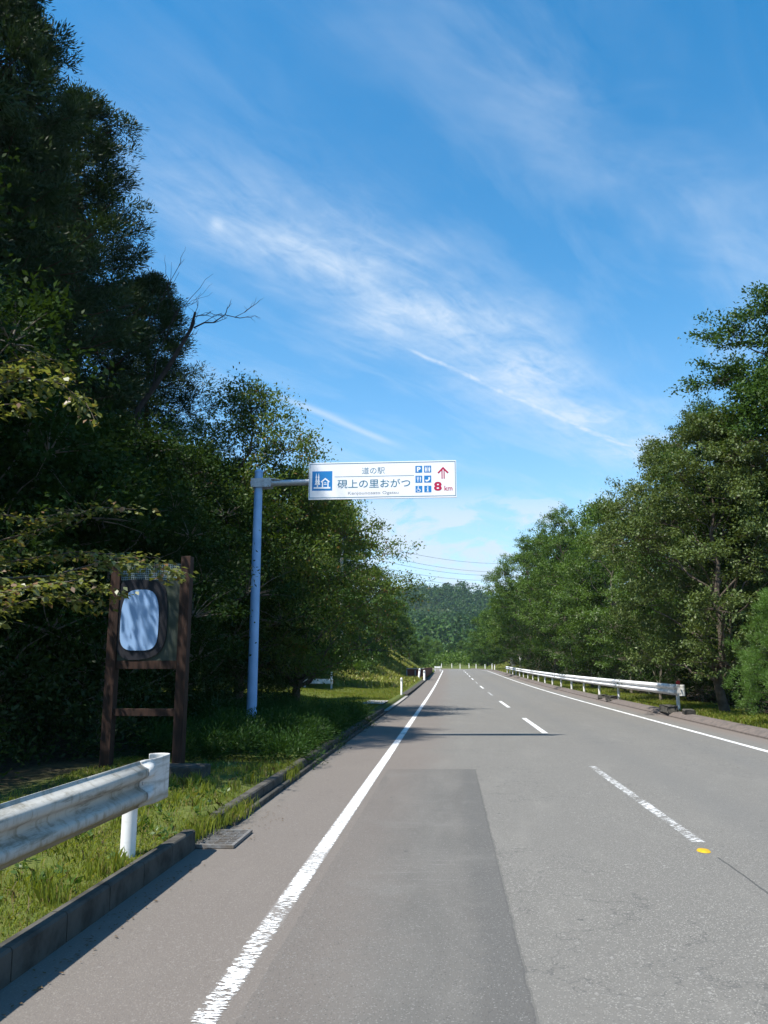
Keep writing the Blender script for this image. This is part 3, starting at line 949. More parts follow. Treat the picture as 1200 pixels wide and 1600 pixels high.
def broadleaf(seed, H, Rr, base, nblob, ncl, nlf, L, Wd, leafmat, barkmat, trunk_r=0.16, flat=0.5, spray=0.55, gap=0.0, lean=(0, 0), twigs=0.5, droop=0.2, shape=0.75):
    """returns (trunk mesh, crown mesh); base = height where the crown starts"""
    rng = np.random.default_rng(seed)
    lean = np.array((lean[0], lean[1], 0.0))
    segs = []
    nT = 9
    tr = [np.array((0, 0, -0.3))] + [np.array((rng.normal(0, .02 * H), rng.normal(0, .02 * H), 0)) * (i / nT) ** 0.5 + lean * (i / nT) ** 1.3 + np.array((0, 0, H * 0.88 * i / nT)) for i in range(1, nT + 1)]
    rad = [trunk_r * 1.35] + [trunk_r * (1 - 0.88 * i / nT) for i in range(1, nT + 1)]
    segs.append((tr, rad))

    def trunk_at(z):
        t = np.clip(z / (H * 0.88), 0, 1) * nT; i = int(min(nT - 1, t)); return tr[i] + (tr[i + 1] - tr[i]) * (t - i) if i > 0 else tr[1] * t
    blobs = []
    for k in range(nblob):
        t = (k + 0.5) / nblob + rng.uniform(-.04, .04)
        t = min(max(t, 0.02), 0.98)
        z = base + (H - base) * t
        prof = (math.sin(math.pi * min(1, (t * 0.82 + 0.18)) ** 1.0)) ** shape
        ang = k * 2.39996 + rng.uniform(-.5, .5)
        br = Rr * rng.uniform(0.19, 0.33) * (0.7 + 0.5 * prof)
        rr = max(0, Rr * prof - br * 0.7) * rng.uniform(0.72, 1.12)
        c = np.array((rr * math.cos(ang), rr * math.sin(ang), min(z, H - br * 0.55))) + lean * (z / H) ** 1.3
        blobs.append((c, br))
        zb = max(base * 0.75, c[2] - rr * 0.75 - 0.3)
        p0 = trunk_at(zb)
        limb = curve_pts(p0, c, 0.06, rng, 6)
        r0 = max(0.02, trunk_r * 0.42 * (1 - 0.6 * t))
        segs.append((limb, [r0 * (1 - 0.8 * i / 6) for i in range(7)]))
    cs, outs = [], []
    vol = np.array([b[1] ** 2 for b in blobs]); vol /= vol.sum()
    for (c, br), f in zip(blobs, vol):
        n = max(4, int(ncl * f))
        d = unit(rng.normal(0, 1, (n, 3)))
        d[:, 2] = np.where(d[:, 2] < -0.35, -d[:, 2] * 0.5, d[:, 2])
        rr = br * rng.uniform(0.45, 1.08, n) ** 0.6
        rr = np.where(rng.random(n) < 0.10, rr * rng.uniform(1.15, 1.5, n), rr)
        pts = c + d * rr[:, None] * np.array((1, 1, 0.8))
        cs.append(pts); outs.append(unit(d + np.array((0, 0, 0.15))))
        for i in range(n):
            if rng.random() < twigs:
                segs.append((curve_pts(c + (pts[i] - c) * 0.15, pts[i], 0.04, rng, 2, 0.05), [0.016, 0.009, 0.004]))
    cs = np.concatenate(cs); outs = np.concatenate(outs)
    if gap:
        keep = rng.random(len(cs)) > gap; cs, outs = cs[keep], outs[keep]
    n = len(cs); k = nlf
    # leaves strung along a short outward spray
    t = rng.uniform(-0.5, 0.6, (n, k, 1)) * spray
    sz = rng.uniform(0.6, 1.25, (n, 1, 1))
    off = rng.normal(0, 1, (n, k, 3)) * np.array((0.36, 0.36, 0.36 * flat)) * spray
    C = cs[:, None, :] + outs[:, None, :] * t * sz + off * sz
    C[..., 2] -= (t[..., 0] ** 2) * droop
    D = outs[:, None, :] * 0.7 + rng.normal(0, 0.75, (n, k, 3)); D[..., 2] -= 0.25
    Nn = rng.normal(0, 0.55, (n, k, 3)) + np.array((0, 0, 0.9)) + outs[:, None, :] * 0.5
    LL = L * rng.uniform(0.65, 1.25, n * k)
    cm = leaves('crown', C.reshape(-1, 3), D.reshape(-1, 3), Nn.reshape(-1, 3), LL, LL * (Wd / L), leafmat)
    tm = tubes_mesh('trunk', segs, barkmat)
    return tm, cm


def cedar(seed, H, Rr, base, nbr, ncl, nlf, leafmat, barkmat, L=0.15, Wd=0.032, trunk_r=0.22, tuft=0.44, power=0.62, br_r=0.035):
    rng = np.random.default_rng(seed)
    segs = [([np.array((0, 0, -0.4))] + [np.array((rng.normal(0, .03), rng.normal(0, .03), H * i / 8)) for i in range(1, 9)], [trunk_r * 1.3] + [trunk_r * (1 - 0.95 * i / 8) for i in range(1, 9)])]
    cs, outs, ts = [], [], []
    ph = rng.uniform(0, 6.28, 3)
    for b in range(nbr):
        t = (b + rng.uniform(0, 1)) / nbr
        z = base + (H - base) * t
        az = b * 2.39996 + rng.uniform(-.4, .4)
        lump = 1 + 0.22 * math.sin(2 * az + ph[0] + z * 0.5) + 0.18 * math.sin(z * 1.3 + ph[1] + az)
        ln = max(0.25, Rr * (1 - t) ** power * (0.75 + 0.25 * min(1, t * 5)) * rng.uniform(0.7, 1.12) * lump)
        e = np.array((math.cos(az), math.sin(az), 0))
        p0 = np.array((0, 0, z))
        pts = [p0 + e * ln * q + np.array((0, 0, -0.10 * ln * math.sin(math.pi * q * 0.9) + 0.16 * ln * q * q)) for q in (0, 0.35, 0.7, 1.0)]
        segs.append((pts, [br_r, br_r * 0.75, br_r * 0.45, br_r * 0.17]))
        for j in range(ncl):
            q = rng.uniform(0.30, 1.02) ** 0.75
            c = p0 + e * ln * q + np.array((0, 0, -0.10 * ln * math.sin(math.pi * min(1, q) * 0.9) + 0.16 * ln * q * q)) + rng.normal(0, 1, 3) * np.array((0.16, 0.16, 0.10)) * (0.6 + ln * 0.35)
            cs.append(c); outs.append(unit(e * 0.8 + np.array((0, 0, 0.45)) + rng.normal(0, 0.35, 3))); ts.append(0.8 + 0.4 * rng.random())
    for k in range(5):
        cs.append(np.array((0, 0, H - 0.15 * k))); outs.append(np.array((0, 0, 1.0))); ts.append(0.5)
    cs, outs, ts = np.array(cs), np.array(outs), np.array(ts)
    n, k = len(cs), nlf
    dirs = unit(rng.normal(0, 0.75, (n, k, 3)) + outs[:, None, :])
    C = cs[:, None, :] + dirs * (rng.random((n, k, 1)) ** 0.7) * tuft * ts[:, None, None]
    D = dirs + rng.normal(0, 0.35, (n, k, 3)) + np.array((0, 0, 0.25))
    Nn = rng.normal(0, 1, (n, k, 3))
    LL = L * rng.uniform(0.6, 1.25, n * k)
    return tubes_mesh('trunk', segs, barkmat), leaves('crown', C.reshape(-1, 3), D.reshape(-1, 3), Nn.reshape(-1, 3), LL, LL * (Wd / L), leafmat)


PROTO = {}


def proto(key, fn): PROTO[key] = fn


def tree(name, key, x, y, label, group=None, scale=(1, 1, 1), rz=0.0, z=None, tilt=(0, 0)):
    tm, cm = PROTO[key]
    if isinstance(scale, (int, float)): scale = (scale,) * 3
    zz = ground_z(x - shift(y), y) if z is None else z
    t = empty(name, (x, y, zz), label, 'tree', group, rz)
    t.scale = scale; t.rotation_euler = (tilt[0], tilt[1], rz)
    link('trunk', tm, None, t); link('crown', cm, None, t)
    return t


PROTO['oak'] = broadleaf(11, 13.0, 4.6, 1.6, 40, 760, 74, 0.145, 0.075, M['lf_green'], M['bark'], 0.2)
PROTO['oak2'] = broadleaf(12, 12.0, 4.4, 1.0, 36, 720, 74, 0.145, 0.075, M['lf_green'], M['bark_pale'], 0.18, flat=0.45)
PROTO['shiny'] = broadleaf(13, 12.0, 4.4, 1.6, 36, 760, 80, 0.13, 0.07, M['lf_shiny'], M['bark'], 0.17, flat=0.4)
PROTO['deep'] = broadleaf(14, 13.5, 4.6, 3.4, 34, 760, 80, 0.13, 0.07, M['lf_deep'], M['bark'], 0.22, flat=0.35, spray=0.6)
PROTO['tall'] = broadleaf(34, 14.6, 3.7, 5.2, 36, 800, 84, 0.125, 0.068, M['lf_deep'], M['bark'], 0.22, flat=0.32, spray=0.6, shape=0.5)
PROTO['far'] = broadleaf(15, 14.0, 5.0, 1.0, 34, 560, 46, 0.26, 0.15, M['lf_green'], M['bark'], 0.2, spray=0.8)
PROTO['far2'] = broadleaf(16, 12.0, 5.2, 0.6, 32, 520, 46, 0.26, 0.15, M['lf_deep'], M['bark_pale'], 0.2, spray=0.8)
PROTO['cherry'] = broadleaf(17, 10.0, 4.0, 1.4, 32, 680, 78, 0.115, 0.055, M['lf_cherry'], M['bark'], 0.15, flat=0.5, spray=0.62, gap=0.0, droop=0.5, shape=1.25)
PROTO['cherry2'] = broadleaf(18, 9.0, 4.2, 1.0, 32, 600, 70, 0.115, 0.056, M['lf_cherry'], M['bark'], 0.15, flat=0.5, spray=0.7, gap=0.05, droop=0.5)
PROTO['shade'] = broadleaf(29, 9.5, 3.3, 3.0, 16, 420, 46, 0.11, 0.058, M['lf_shaded'], M['bark_pale'], 0.12, flat=0.4)
PROTO['under'] = broadleaf(19, 7.0, 3.2, 0.8, 26, 480, 60, 0.11, 0.058, M['lf_shaded'], M['bark_pale'], 0.09, flat=0.4)
PROTO['bright'] = broadleaf(20, 7.5, 2.6, 1.5, 16, 320, 46, 0.15, 0.08, M['lf_bright'], M['bark_pale'], 0.09, flat=0.4)
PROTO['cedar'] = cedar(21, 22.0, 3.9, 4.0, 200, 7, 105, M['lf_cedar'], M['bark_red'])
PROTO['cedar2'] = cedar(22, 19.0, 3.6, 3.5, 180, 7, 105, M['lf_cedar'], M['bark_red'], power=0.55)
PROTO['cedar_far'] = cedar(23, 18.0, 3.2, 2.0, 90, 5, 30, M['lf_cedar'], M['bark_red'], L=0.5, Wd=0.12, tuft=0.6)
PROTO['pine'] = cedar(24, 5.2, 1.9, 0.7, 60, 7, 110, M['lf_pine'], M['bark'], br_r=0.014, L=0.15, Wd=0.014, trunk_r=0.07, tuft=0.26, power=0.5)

# --- left: cedars
def at(px, py, D): return P(px, py, D)


def tree_px(name, key, px, D, label, group=None, scale=1, rz=0.0, z=None, tilt=(0, 0)):
    p = P(px, 1040, D)
    return tree(name, key, p.x, D, label, group, scale, rz, z, tilt)


tree_px('cedar_tree', 'cedar', -160, 19, 'tallest dark cedar, its top running out of the upper corner of the photo', None, (1.15, 1.15, 1.22), 0.4)
tree_px('cedar_tree', 'cedar', 58, 26.5, 'tall dark cedar with a pointed tip beside the tallest cedar', None, (1.36, 1.36, 1.03), 2.0)
tree_px('cedar_tree', 'cedar2', 205, 29, 'shorter dark cedar with bare lower trunk against the sky, behind the dead branch', None, (1.05, 1.05, 0.86), 3.3)
G_BACK = 'cedars deep in the shaded woods'
for px, D, k, s, rz in ((40, 30, 'cedar2', 1.1, 0.2), (-80, 27, 'cedar', 1.0, 1.2), (30, 40, 'cedar_far', 1.15, 2.2), (110, 46, 'cedar_far', 1.0, 0.7), (-40, 50, 'cedar_far', 1.2, 4.0), (170, 55, 'cedar_far', 0.85, 5.0),
                     (-170, 34, 'cedar', 1.0, 2.9), (235, 62, 'cedar_far', 0.8, 1.9), (262, 66, 'cedar_far', 0.78, 0.4)):
    tree_px('cedar_tree', k, px, D, 'dark cedar out of view, added to shade the woods', G_BACK, (s, s, s), rz)
# beyond the edge of the picture on the sun side, added to shade the woods and the sign pole
for x, y, s in ((-11.8, 8.0, 0.95), (-12.1, 10.5, 1.32), (-14.5, 15.5, 1.15), (-17.0, 4.5, 1.1), (-12.6, 19.5, 1.1)):
    tree('cedar_tree', 'cedar2', x, y, 'dark cedar out of view, added to shade the woods', G_BACK, (s, s, s), x)

# --- left: understory and roadside trees
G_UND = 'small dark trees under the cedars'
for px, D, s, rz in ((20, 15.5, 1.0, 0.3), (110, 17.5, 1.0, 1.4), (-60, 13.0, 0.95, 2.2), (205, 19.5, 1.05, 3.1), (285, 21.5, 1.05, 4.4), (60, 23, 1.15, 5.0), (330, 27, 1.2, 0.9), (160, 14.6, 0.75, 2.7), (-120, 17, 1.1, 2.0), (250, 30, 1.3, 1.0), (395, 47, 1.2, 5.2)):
    tree_px('understory_tree', 'under', px, D, 'small dark leafy tree added to shade the notice board', G_UND, s, rz)
tree('understory_tree', 'shade', -8.3, 9.5, 'small dark leafy tree added to shade the notice board', G_UND, 1.0, 0.5)  # mostly out of view, crown placed to keep sun off the notice board
tree_px('cherry_tree', 'cherry', 372, 24.5, 'tall cherry tree rising behind the pole of the road sign', None, (1.0, 1.0, 1.05), 0.6)
tree_px('broadleaf_tree', 'bright', 285, 24, 'bright green bushy tree between the notice board post and the cherry tree', None, (1.0, 1.0, 1.06), 1.2)
tree_px('cherry_tree', 'cherry2', 462, 27.5, 'olive leaved cherry tree leaning out below the sign panel', None, (0.92, 0.92, 0.92), 2.5)
tree_px('cherry_tree', 'cherry2', 474, 64, 'olive brown cherry tree over the back of the lawn', None, (0.95, 0.95, 1.0), 4.0)
tree_px('cherry_tree', 'cherry', 524, 80, 'thinner olive cherry tree at the top of the grassy bank', None, (0.95, 0.95, 0.82), 5.5)
G_LB = 'dark trees behind the lawn'
for px, D, k, s in ((430, 50, 'far2', 0.9), (495, 72, 'far', 1.0), (350, 52, 'far2', 1.0), (514, 86, 'far', 1.0), (455, 80, 'far2', 1.2)):
    tree_px('broadleaf_tree', k, px, D, 'dark rounded tree behind the cherry trees of the lawn', G_LB, s, px * 0.1)
G_LF = 'trees on the far bank before the bend'
for px, D, k, s in ((588, 105, 'far', 0.72), (612, 122, 'far2', 0.62), (628, 138, 'far', 0.5), (604, 150, 'far', 0.8), (640, 160, 'far2', 0.55), (652, 178, 'far', 0.42), (664, 205, 'far2', 0.5), (684, 222, 'far', 0.45), (704, 235, 'far2', 0.45), (722, 240, 'far', 0.45), (668, 250, 'far', 0.6), (745, 238, 'far2', 0.5)):
    tree_px('broadleaf_tree', k, px, D, 'green tree far down the road where it bends away', G_LF, s, px * 0.37)

# --- right: the wood along the guard rail
tree_px('broadleaf_tree', 'tall', 1288, 27, 'tallest dark broad tree at the photo edge with its crown stepping up to the sky', None, (1.0, 1.0, 0.97), 0.5)
tree_px('broadleaf_tree', 'deep', 1128, 31.5, 'dark layered tree just inside the tallest tree above the rail end', None, (0.62, 0.62, 0.86), 2.6)
tree_px('broadleaf_tree', 'shiny', 1062, 37.5, 'pale shiny leaved tree stepping down behind the guard rail', None, (0.84, 0.84, 0.98), 1.1)
tree_px('broadleaf_tree', 'shiny', 1130, 26.5, 'lower pale shiny leaved tree over the end of the guard rail', None, (0.82, 0.82, 0.80), 4.3)
tree_px('broadleaf_tree', 'oak2', 962, 52, 'mid green dense tree in the middle of the wood behind the long rail', None, (0.72, 0.72, 0.97), 3.0)
tree_px('broadleaf_tree', 'oak', 885, 70, 'dark green tree with a rounded top above the far half of the long rail', None, (0.88, 0.88, 1.14), 0.0)
tree_px('broadleaf_tree', 'oak', 830, 92, 'green tree at the end of the wood whose branches reach out towards the hill', None, (1.08, 1.08, 1.20), 1.9)
G_RB = 'trees filling the back of the wood'
for px, D, k, s in ((1270, 38, 'oak', 0.9), (1190, 46, 'deep', 0.9), (1090, 54, 'oak2', 0.95), (1010, 62, 'deep', 0.95), (950, 80, 'far', 1.2), (900, 96, 'far2', 1.25), (1420, 31, 'deep', 1.2), (1230, 56, 'far2', 1.1), (860, 115, 'far', 1.2)):
    tree_px('broadleaf_tree', k, px, D, 'dark tree half hidden at the back of the roadside wood', G_RB, s, px * 0.2)
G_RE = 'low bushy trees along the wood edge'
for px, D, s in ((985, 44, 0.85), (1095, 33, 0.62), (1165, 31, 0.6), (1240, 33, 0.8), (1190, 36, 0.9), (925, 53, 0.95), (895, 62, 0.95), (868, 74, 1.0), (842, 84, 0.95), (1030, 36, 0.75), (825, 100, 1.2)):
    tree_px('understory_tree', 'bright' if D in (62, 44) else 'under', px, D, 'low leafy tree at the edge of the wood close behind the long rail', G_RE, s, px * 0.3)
G_RF = 'trees on the bank above the bend'
for px, D, k, s in ((800, 128, 'far2', 0.85), (790, 150, 'far', 0.95), (775, 165, 'far2', 0.9), (762, 178, 'far', 0.85), (752, 190, 'far2', 0.72), (815, 165, 'far', 1.1), (780, 195, 'far', 1.0), (840, 185, 'far', 1.2)):
    tree_px('broadleaf_tree', k, px, D, 'green tree on the bank above the far bend of the road', G_RF, s, px * 0.53)
tree_px('pine_sapling', 'pine', 1222, 20.5, 'bright green young pine at the photo edge in front of the dark wood', None, (0.60, 0.60, 0.62), 0.0)

# --- leaning dead tree
def dead_tree():
    rng = np.random.default_rng(4)
    D = 23.5
    base = P(150, 1100, D); base.z = ground_z(base.x, D)
    pts = [P(205, 800, D), P(216, 640, D), P(262, 575, D + .2), P(298, 515, D + .4), P(305, 488, D + .5)]
    main = [base] + pts
    t = empty('dead_tree', base, 'leaning dead tree with bare forked twigs sticking out beside the cedars', 'tree')
    B = np.array(base)
    segs = [([np.array(p) - B for p in main], [0.14, 0.115, 0.10, 0.085, 0.06, 0.04])]

    def grow(p, q, r, lv):
        c = curve_pts(p, q, 0.03, rng, 5, 0.05)
        segs.append((c, [r * (1 - 0.75 * i / 5) for i in range(6)]))
        if lv == 0: return
        L = np.linalg.norm(np.array(q) - np.array(p))
        for k in range(5 if lv > 1 else 4):
            i = 1 + k % 5
            d = unit((np.array(q) - np.array(p)) / L + rng.normal(0, 0.55, 3) + np.array((0, 0, 0.2)))
            grow(c[i], c[i] + d * L * rng.uniform(0.25, 0.5), r * 0.5, lv - 1)
    S = lambda px, py, d=0: np.array(P(px, py, D + .4 + d)) - B
    grow(S(303, 512), S(382, 488), 0.032, 2); grow(S(303, 495), S(345, 490, .4), 0.02, 2)
    grow(S(300, 515), S(310, 470), 0.02, 1); grow(S(240, 600), S(280, 425, .5), 0.026, 1); grow(S(232, 540), S(314, 458, .8), 0.02, 1)
    grow(S(225, 520), S(288, 405, .8), 0.024, 1); grow(S(290, 530), S(308, 520, -.3), 0.02, 1); grow(S(262, 575), S(292, 610), 0.018, 2)
    me = tubes_mesh('trunk', segs, M['dead'], 6)
    link('trunk', me, None, t)


dead_tree()


# --- near maple branches reaching in from outside the frame
def maple():
    rng = np.random.default_rng(8)
    D = 8.6
    base = Vector((-6.6, 7.6, ground_z(-6.6, 7.6)))
    t = empty('maple_tree', base, 'maple with yellowish and reddening leaves reaching in over the notice board', 'tree')
    B = np.array(base)
    segs = [([np.array((0, 0, -.3)), np.array((0.05, 0, 1.6)), np.array((0.25, .1, 3.2)), np.array((0.3, 0.1, 5.2)), np.array((0.5, .2, 7.0))], [0.13, 0.11, 0.09, 0.06, 0.03])]
    C, Dd, Nn = [], [], []

    def limb(z0, pts, r, width, dens):
        P3 = [np.array((0.1 + 0.05 * z0, 0, z0))] + [np.array(P(*p)) - B for p in pts]
        segs.append((P3, [r * (1 - 0.8 * i / (len(P3) - 1)) for i in range(len(P3))]))
        L = 0
        for a, b in zip(P3[:-1], P3[1:]):
            ln = np.linalg.norm(b - a); e = (b - a) / ln
            n = int(ln / 0.07)
            for i in range(n):
                p = a + (b - a) * (i + rng.random()) / n
                if p[0] + B[0] < -6.5: continue
                side = unit(np.cross(e, (0, 0, 1.0)) * rng.choice((-1, 1)) + e * 0.6 + rng.normal(0, .25, 3) * np.array((1, 1, .35)))
                tl = width * rng.uniform(0.3, 1.0)
                tip = p + side * tl + np.array((0, 0, -0.12 * tl))
                if rng.random() < 0.5: segs.append(([p, (p + tip) / 2 + np.array((0, 0, 0.02)), tip], [0.006, 0.004, 0.002]))
                m = int(dens * tl * 26) + 3
                q = rng.random((m, 1)) ** 0.8
                pp = p + (tip - p) * q + rng.normal(0, 1, (m, 3)) * np.array((0.07, 0.07, 0.035))
                C.append(pp); Dd.append(side + rng.normal(0, .8, (m, 3)) * np.array((1, 1, .4)) + np.array((0, 0, -0.35)))
                Nn.append(rng.normal(0, .4, (m, 3)) + np.array((0, 0, 1.0)))
    limb(4.4, [(-40, 610, D), (40, 590, D), (95, 600, D + .2), (138, 632, D + .3)], 0.018, 0.60, 1.9)
    limb(4.6, [(-40, 575, D + .5), (30, 562, D + .6), (92, 562, D + .8)], 0.015, 0.48, 1.7)
    limb(4.0, [(-50, 640, D - .4), (10, 632, D - .4), (60, 628, D - .2)], 0.015, 0.45, 1.7)
    limb(2.9, [(-20, 850, D + .6), (70, 826, D + .8), (150, 792, D + 1.0), (212, 796, D + 1.2)], 0.016, 0.34, 1.2)
    limb(2.4, [(-20, 905, D), (80, 900, D + .3), (160, 878, D + .7), (225, 882, D + 1.0), (272, 893, D + 1.2)], 0.018, 0.55, 1.8)
    limb(2.2, [(-20, 930, D - .5), (60, 915, D - .2), (130, 905, D + .2), (175, 925, D + .5)], 0.014, 0.50, 1.7)
    limb(2.6, [(0, 880, D + .9), (120, 862, D + 1.2), (200, 868, D + 1.4), (250, 872, D + 1.6)], 0.014, 0.42, 1.4)
    limb(2.3, [(-20, 960, D - .3), (50, 935, D), (110, 930, D + .3), (150, 945, D + .5)], 0.013, 0.45, 1.6)
    limb(3.0, [(-20, 800, D + .4), (50, 812, D + .5), (105, 800, D + .7)], 0.013, 0.35, 1.2)
    C, Dd, Nn = np.concatenate(C), np.concatenate(Dd), np.concatenate(Nn)
    LL = 0.092 * rng.uniform(0.6, 1.25, len(C))
    link('trunk', tubes_mesh('trunk', segs, M['bark'], 8), None, t)
    link('crown', leaves('crown', C, Dd, Nn, LL, LL * 0.62, M['lf_maple']), None, t)


maple()


# --- ground cover: stuff
def scatter_leaves(name, pts, nlf, spread, L, Wd, mat, up=0.5, seed=0, height=None):
    rng = np.random.default_rng(seed)
    pts = np.asarray(pts); n = len(pts)
    out = unit(rng.normal(0, 1, (n, 3)) * np.array((1, 1, .3)) + np.array((0, 0, up)))
    d = unit(out[:, None, :] + rng.normal(0, .55, (n, nlf, 3)))
    C = pts[:, None, :] + d * rng.random((n, nlf, 1)) * spread
    LL = L * rng.uniform(.6, 1.3, n * nlf)
    me = leaves(name, C.reshape(-1, 3), (d + rng.normal(0, .3, d.shape)).reshape(-1, 3), (rng.normal(0, .6, d.shape) + np.array((0, 0, .7))).reshape(-1, 3), LL, LL * Wd / L, mat)
    return tag(link(name, me, None), kind='stuff')


def blades(name, pts, h, w, mat, seed=0, lean=0.45):
    rng = np.random.default_rng(seed)
    pts = np.asarray(pts); n = len(pts)
    a = rng.uniform(0, 6.283, n); s = np.stack([np.cos(a), np.sin(a), 0 * a], 1)
    hh = (np.asarray(h) * rng.uniform(.45, 1.25, n)).reshape(-1, 1); ww = np.asarray(w).reshape(-1, 1) * np.ones((n, 1))
    b = rng.uniform(0, 6.283, n); ld = np.stack([np.cos(b), np.sin(b), 0 * b], 1) * rng.uniform(0.1, 1, (n, 1)) * lean
    mid = pts + ld * hh * 0.35 + np.array((0, 0, 1.0)) * hh * 0.6
    tip = pts + ld * hh + np.array((0, 0, 1.0)) * hh * (0.95 - 0.25 * lean)
    V = np.stack([pts - s * ww * .5, pts + s * ww * .5, mid + s * ww * .4, tip, mid - s * ww * .4], 1).reshape(-1, 3)
    F = np.arange(n * 5).reshape(-1, 5)
    me = np_mesh(name, V, F); me.materials.append(mat)
    return tag(link(name, me, None), kind='stuff')


rng = np.random.default_rng(77)


def region(n, x0, x1, y0, y1, bias=None, zadd=-0.01, keep=None):
    x = rng.uniform(x0, x1, n)
    y = y0 + (y1 - y0) * (rng.random(n) ** (bias or 1.0))
    if keep is not None:
        k = keep(x, y); x, y = x[k], y[k]
    z = np.array([ground_z(a - shift(b), b) + zadd for a, b in zip(x, y)])
    return np.stack([x, y, z], 1)


def patchy(x, y, thr=0.0, f=1.0):
    return (np.sin(x * 2.3 * f + y * 1.1 * f) + np.sin(y * 2.9 * f - x * 1.7 * f + 1.3) + np.sin(x * 5.1 * f + 2.0) * np.sin(y * 4.3 * f) + rng.normal(0, .8, len(x))) > thr


near = np.concatenate([region(46000, -4.6, -2.34, 2.2, 7.2, keep=lambda x, y: patchy(x, y, -0.55)), region(30000, -5.0, -2.34, 7.2, 12.9, keep=lambda x, y: patchy(x, y, -0.5))])
hN = 0.045 + 0.05 * (np.sin(near[:, 0] * 3.1 + near[:, 1] * 1.9) * 0.5 + 0.5) * (np.sin(near[:, 1] * 2.3) * .5 + .5)
blades('verge_grass', near, hN, 0.0065, M['grass'], 1, 0.8)
tuft = []
for k in range(60):
    cx, cy = rng.uniform(-4.2, -2.4), rng.uniform(3.0, 11.0)
    tuft.append(np.stack([rng.normal(cx, .05, 60), rng.normal(cy, .06, 60), np.full(60, ground_z(-3, cy) - .01)], 1))
for cx, cy, n in ((-2.27, 8.15, 260), (-2.22, 8.5, 200), (-2.26, 8.9, 120), (-2.27, 11.3, 350), (-2.3, 11.7, 350), (-2.34, 12.1, 300), (-2.34, 7.5, 260), (-2.36, 7.8, 200)):
    tuft.append(np.stack([rng.normal(cx, .06, n), rng.normal(cy, .16, n), np.full(n, 0.02)], 1))
tuft = np.concatenate(tuft)
blades('grass_tufts', tuft, 0.17, 0.007, M['grass'], 2, 0.6)
blades('lawn_grass', np.concatenate([region(60000, -15, -2.6, 21.0, 52, zadd=-0.01), region(14000, -11, -2.6, 30, 46, keep=lambda x, y: patchy(x, y, 0.8, 0.6))]), 0.10, 0.018, M['grass'], 3, 0.6)
blades('right_verge_grass', np.concatenate([region(26000, 7.36, 9.6, 15, 34), region(20000, 7.36, 10.2, 34, 110)]), 0.13, 0.018, M['grass'], 4, 0.6)
blades('bank_grass', np.concatenate([region(60000, -16, -2.7, 52, 120, keep=lambda x, y: patchy(x, y, -1.6, .4)), region(26000, 7.4, 18, 100, 165, keep=lambda x, y: patchy(x, y, -1.9, .4))]), 0.42, 0.05, M['grass_dry'], 5, 0.9)
wx = region(170, -4.4, -2.42, 2.8, 12.0, zadd=0.0); wx[:, 2] += 0.02
scatter_leaves('verge_weeds', wx, 16, 0.085, 0.05, 0.026, M['lf_bright'], 0.5, 16)
dx = region(1500, -4.6, -2.36, 2.6, 12.5)
blades('dead_stems', dx, 0.13, 0.004, M['litter'], 17, 1.0)
# sprawling juniper between the pole and the kerb
jx = region(1900, -7.5, -2.27, 12.3, 22.5, keep=lambda x, y: (x < -2.22 - 0.55 * np.clip(13.0 - y, 0, 3)) & (x > -4.4 - 0.35 * (y - 11.9)))
hump = 0.42 * (np.sin(jx[:, 0] * 2.6 + jx[:, 1] * 1.3) * np.sin(jx[:, 1] * 1.9 + 1) * .5 + .5)
jx[:, 2] += rng.random(len(jx)) ** 0.6 * (0.10 + hump * 0.8)
scatter_leaves('juniper_groundcover', jx, 120, 0.36, 0.070, 0.016, M['lf_juniper'], 0.55, 6)
# undergrowth below the woods
ux = np.concatenate([region(1500, -26, -5.6, 11.0, 30, keep=lambda x, y: x < -4.6 - 0.0 * y), region(700, -22, -8.5, 30, 52), region(500, -14, -5.8, 4.5, 11.5), region(420, -9, -4.6, 13, 28, keep=lambda x, y: x < -4.2 - 0.05 * (y - 13)), region(120, -9, -4.9, 11.6, 13.5)])
ux[:, 2] += rng.random(len(ux)) ** 1.6 * 1.7
scatter_leaves('undergrowth', ux, 60, 0.6, 0.085, 0.036, M['fern'], 0.4, 7)
ux = np.concatenate([region(1100, 8.6, 19, 17, 45, keep=lambda x, y: x > 8.9 + rng.random(len(x)) * 1.5), region(1200, 8.5, 16, 45, 112)])
ux[:, 2] += rng.random(len(ux)) ** 1.5 * 1.5
scatter_leaves('undergrowth', ux, 44, 0.6, 0.11, 0.045, M['fern'], 0.4, 8)
bx = np.concatenate([region(200, -9.5, -6.2, 60, 84), region(250, -14, -8.5, 50, 62)]); bx[:, 2] += rng.random(len(bx)) * 1.3
scatter_leaves('bank_shrubbery', bx, 40, 0.7, 0.22, 0.11, M['lf_bright'], 0.4, 9)
bx = region(700, -30, 26, 186, 225); bx[:, 2] += rng.random(len(bx)) * 2.6
scatter_leaves('bank_shrubbery', bx, 30, 1.3, 0.5, 0.26, M['lf_green'], 0.4, 19)
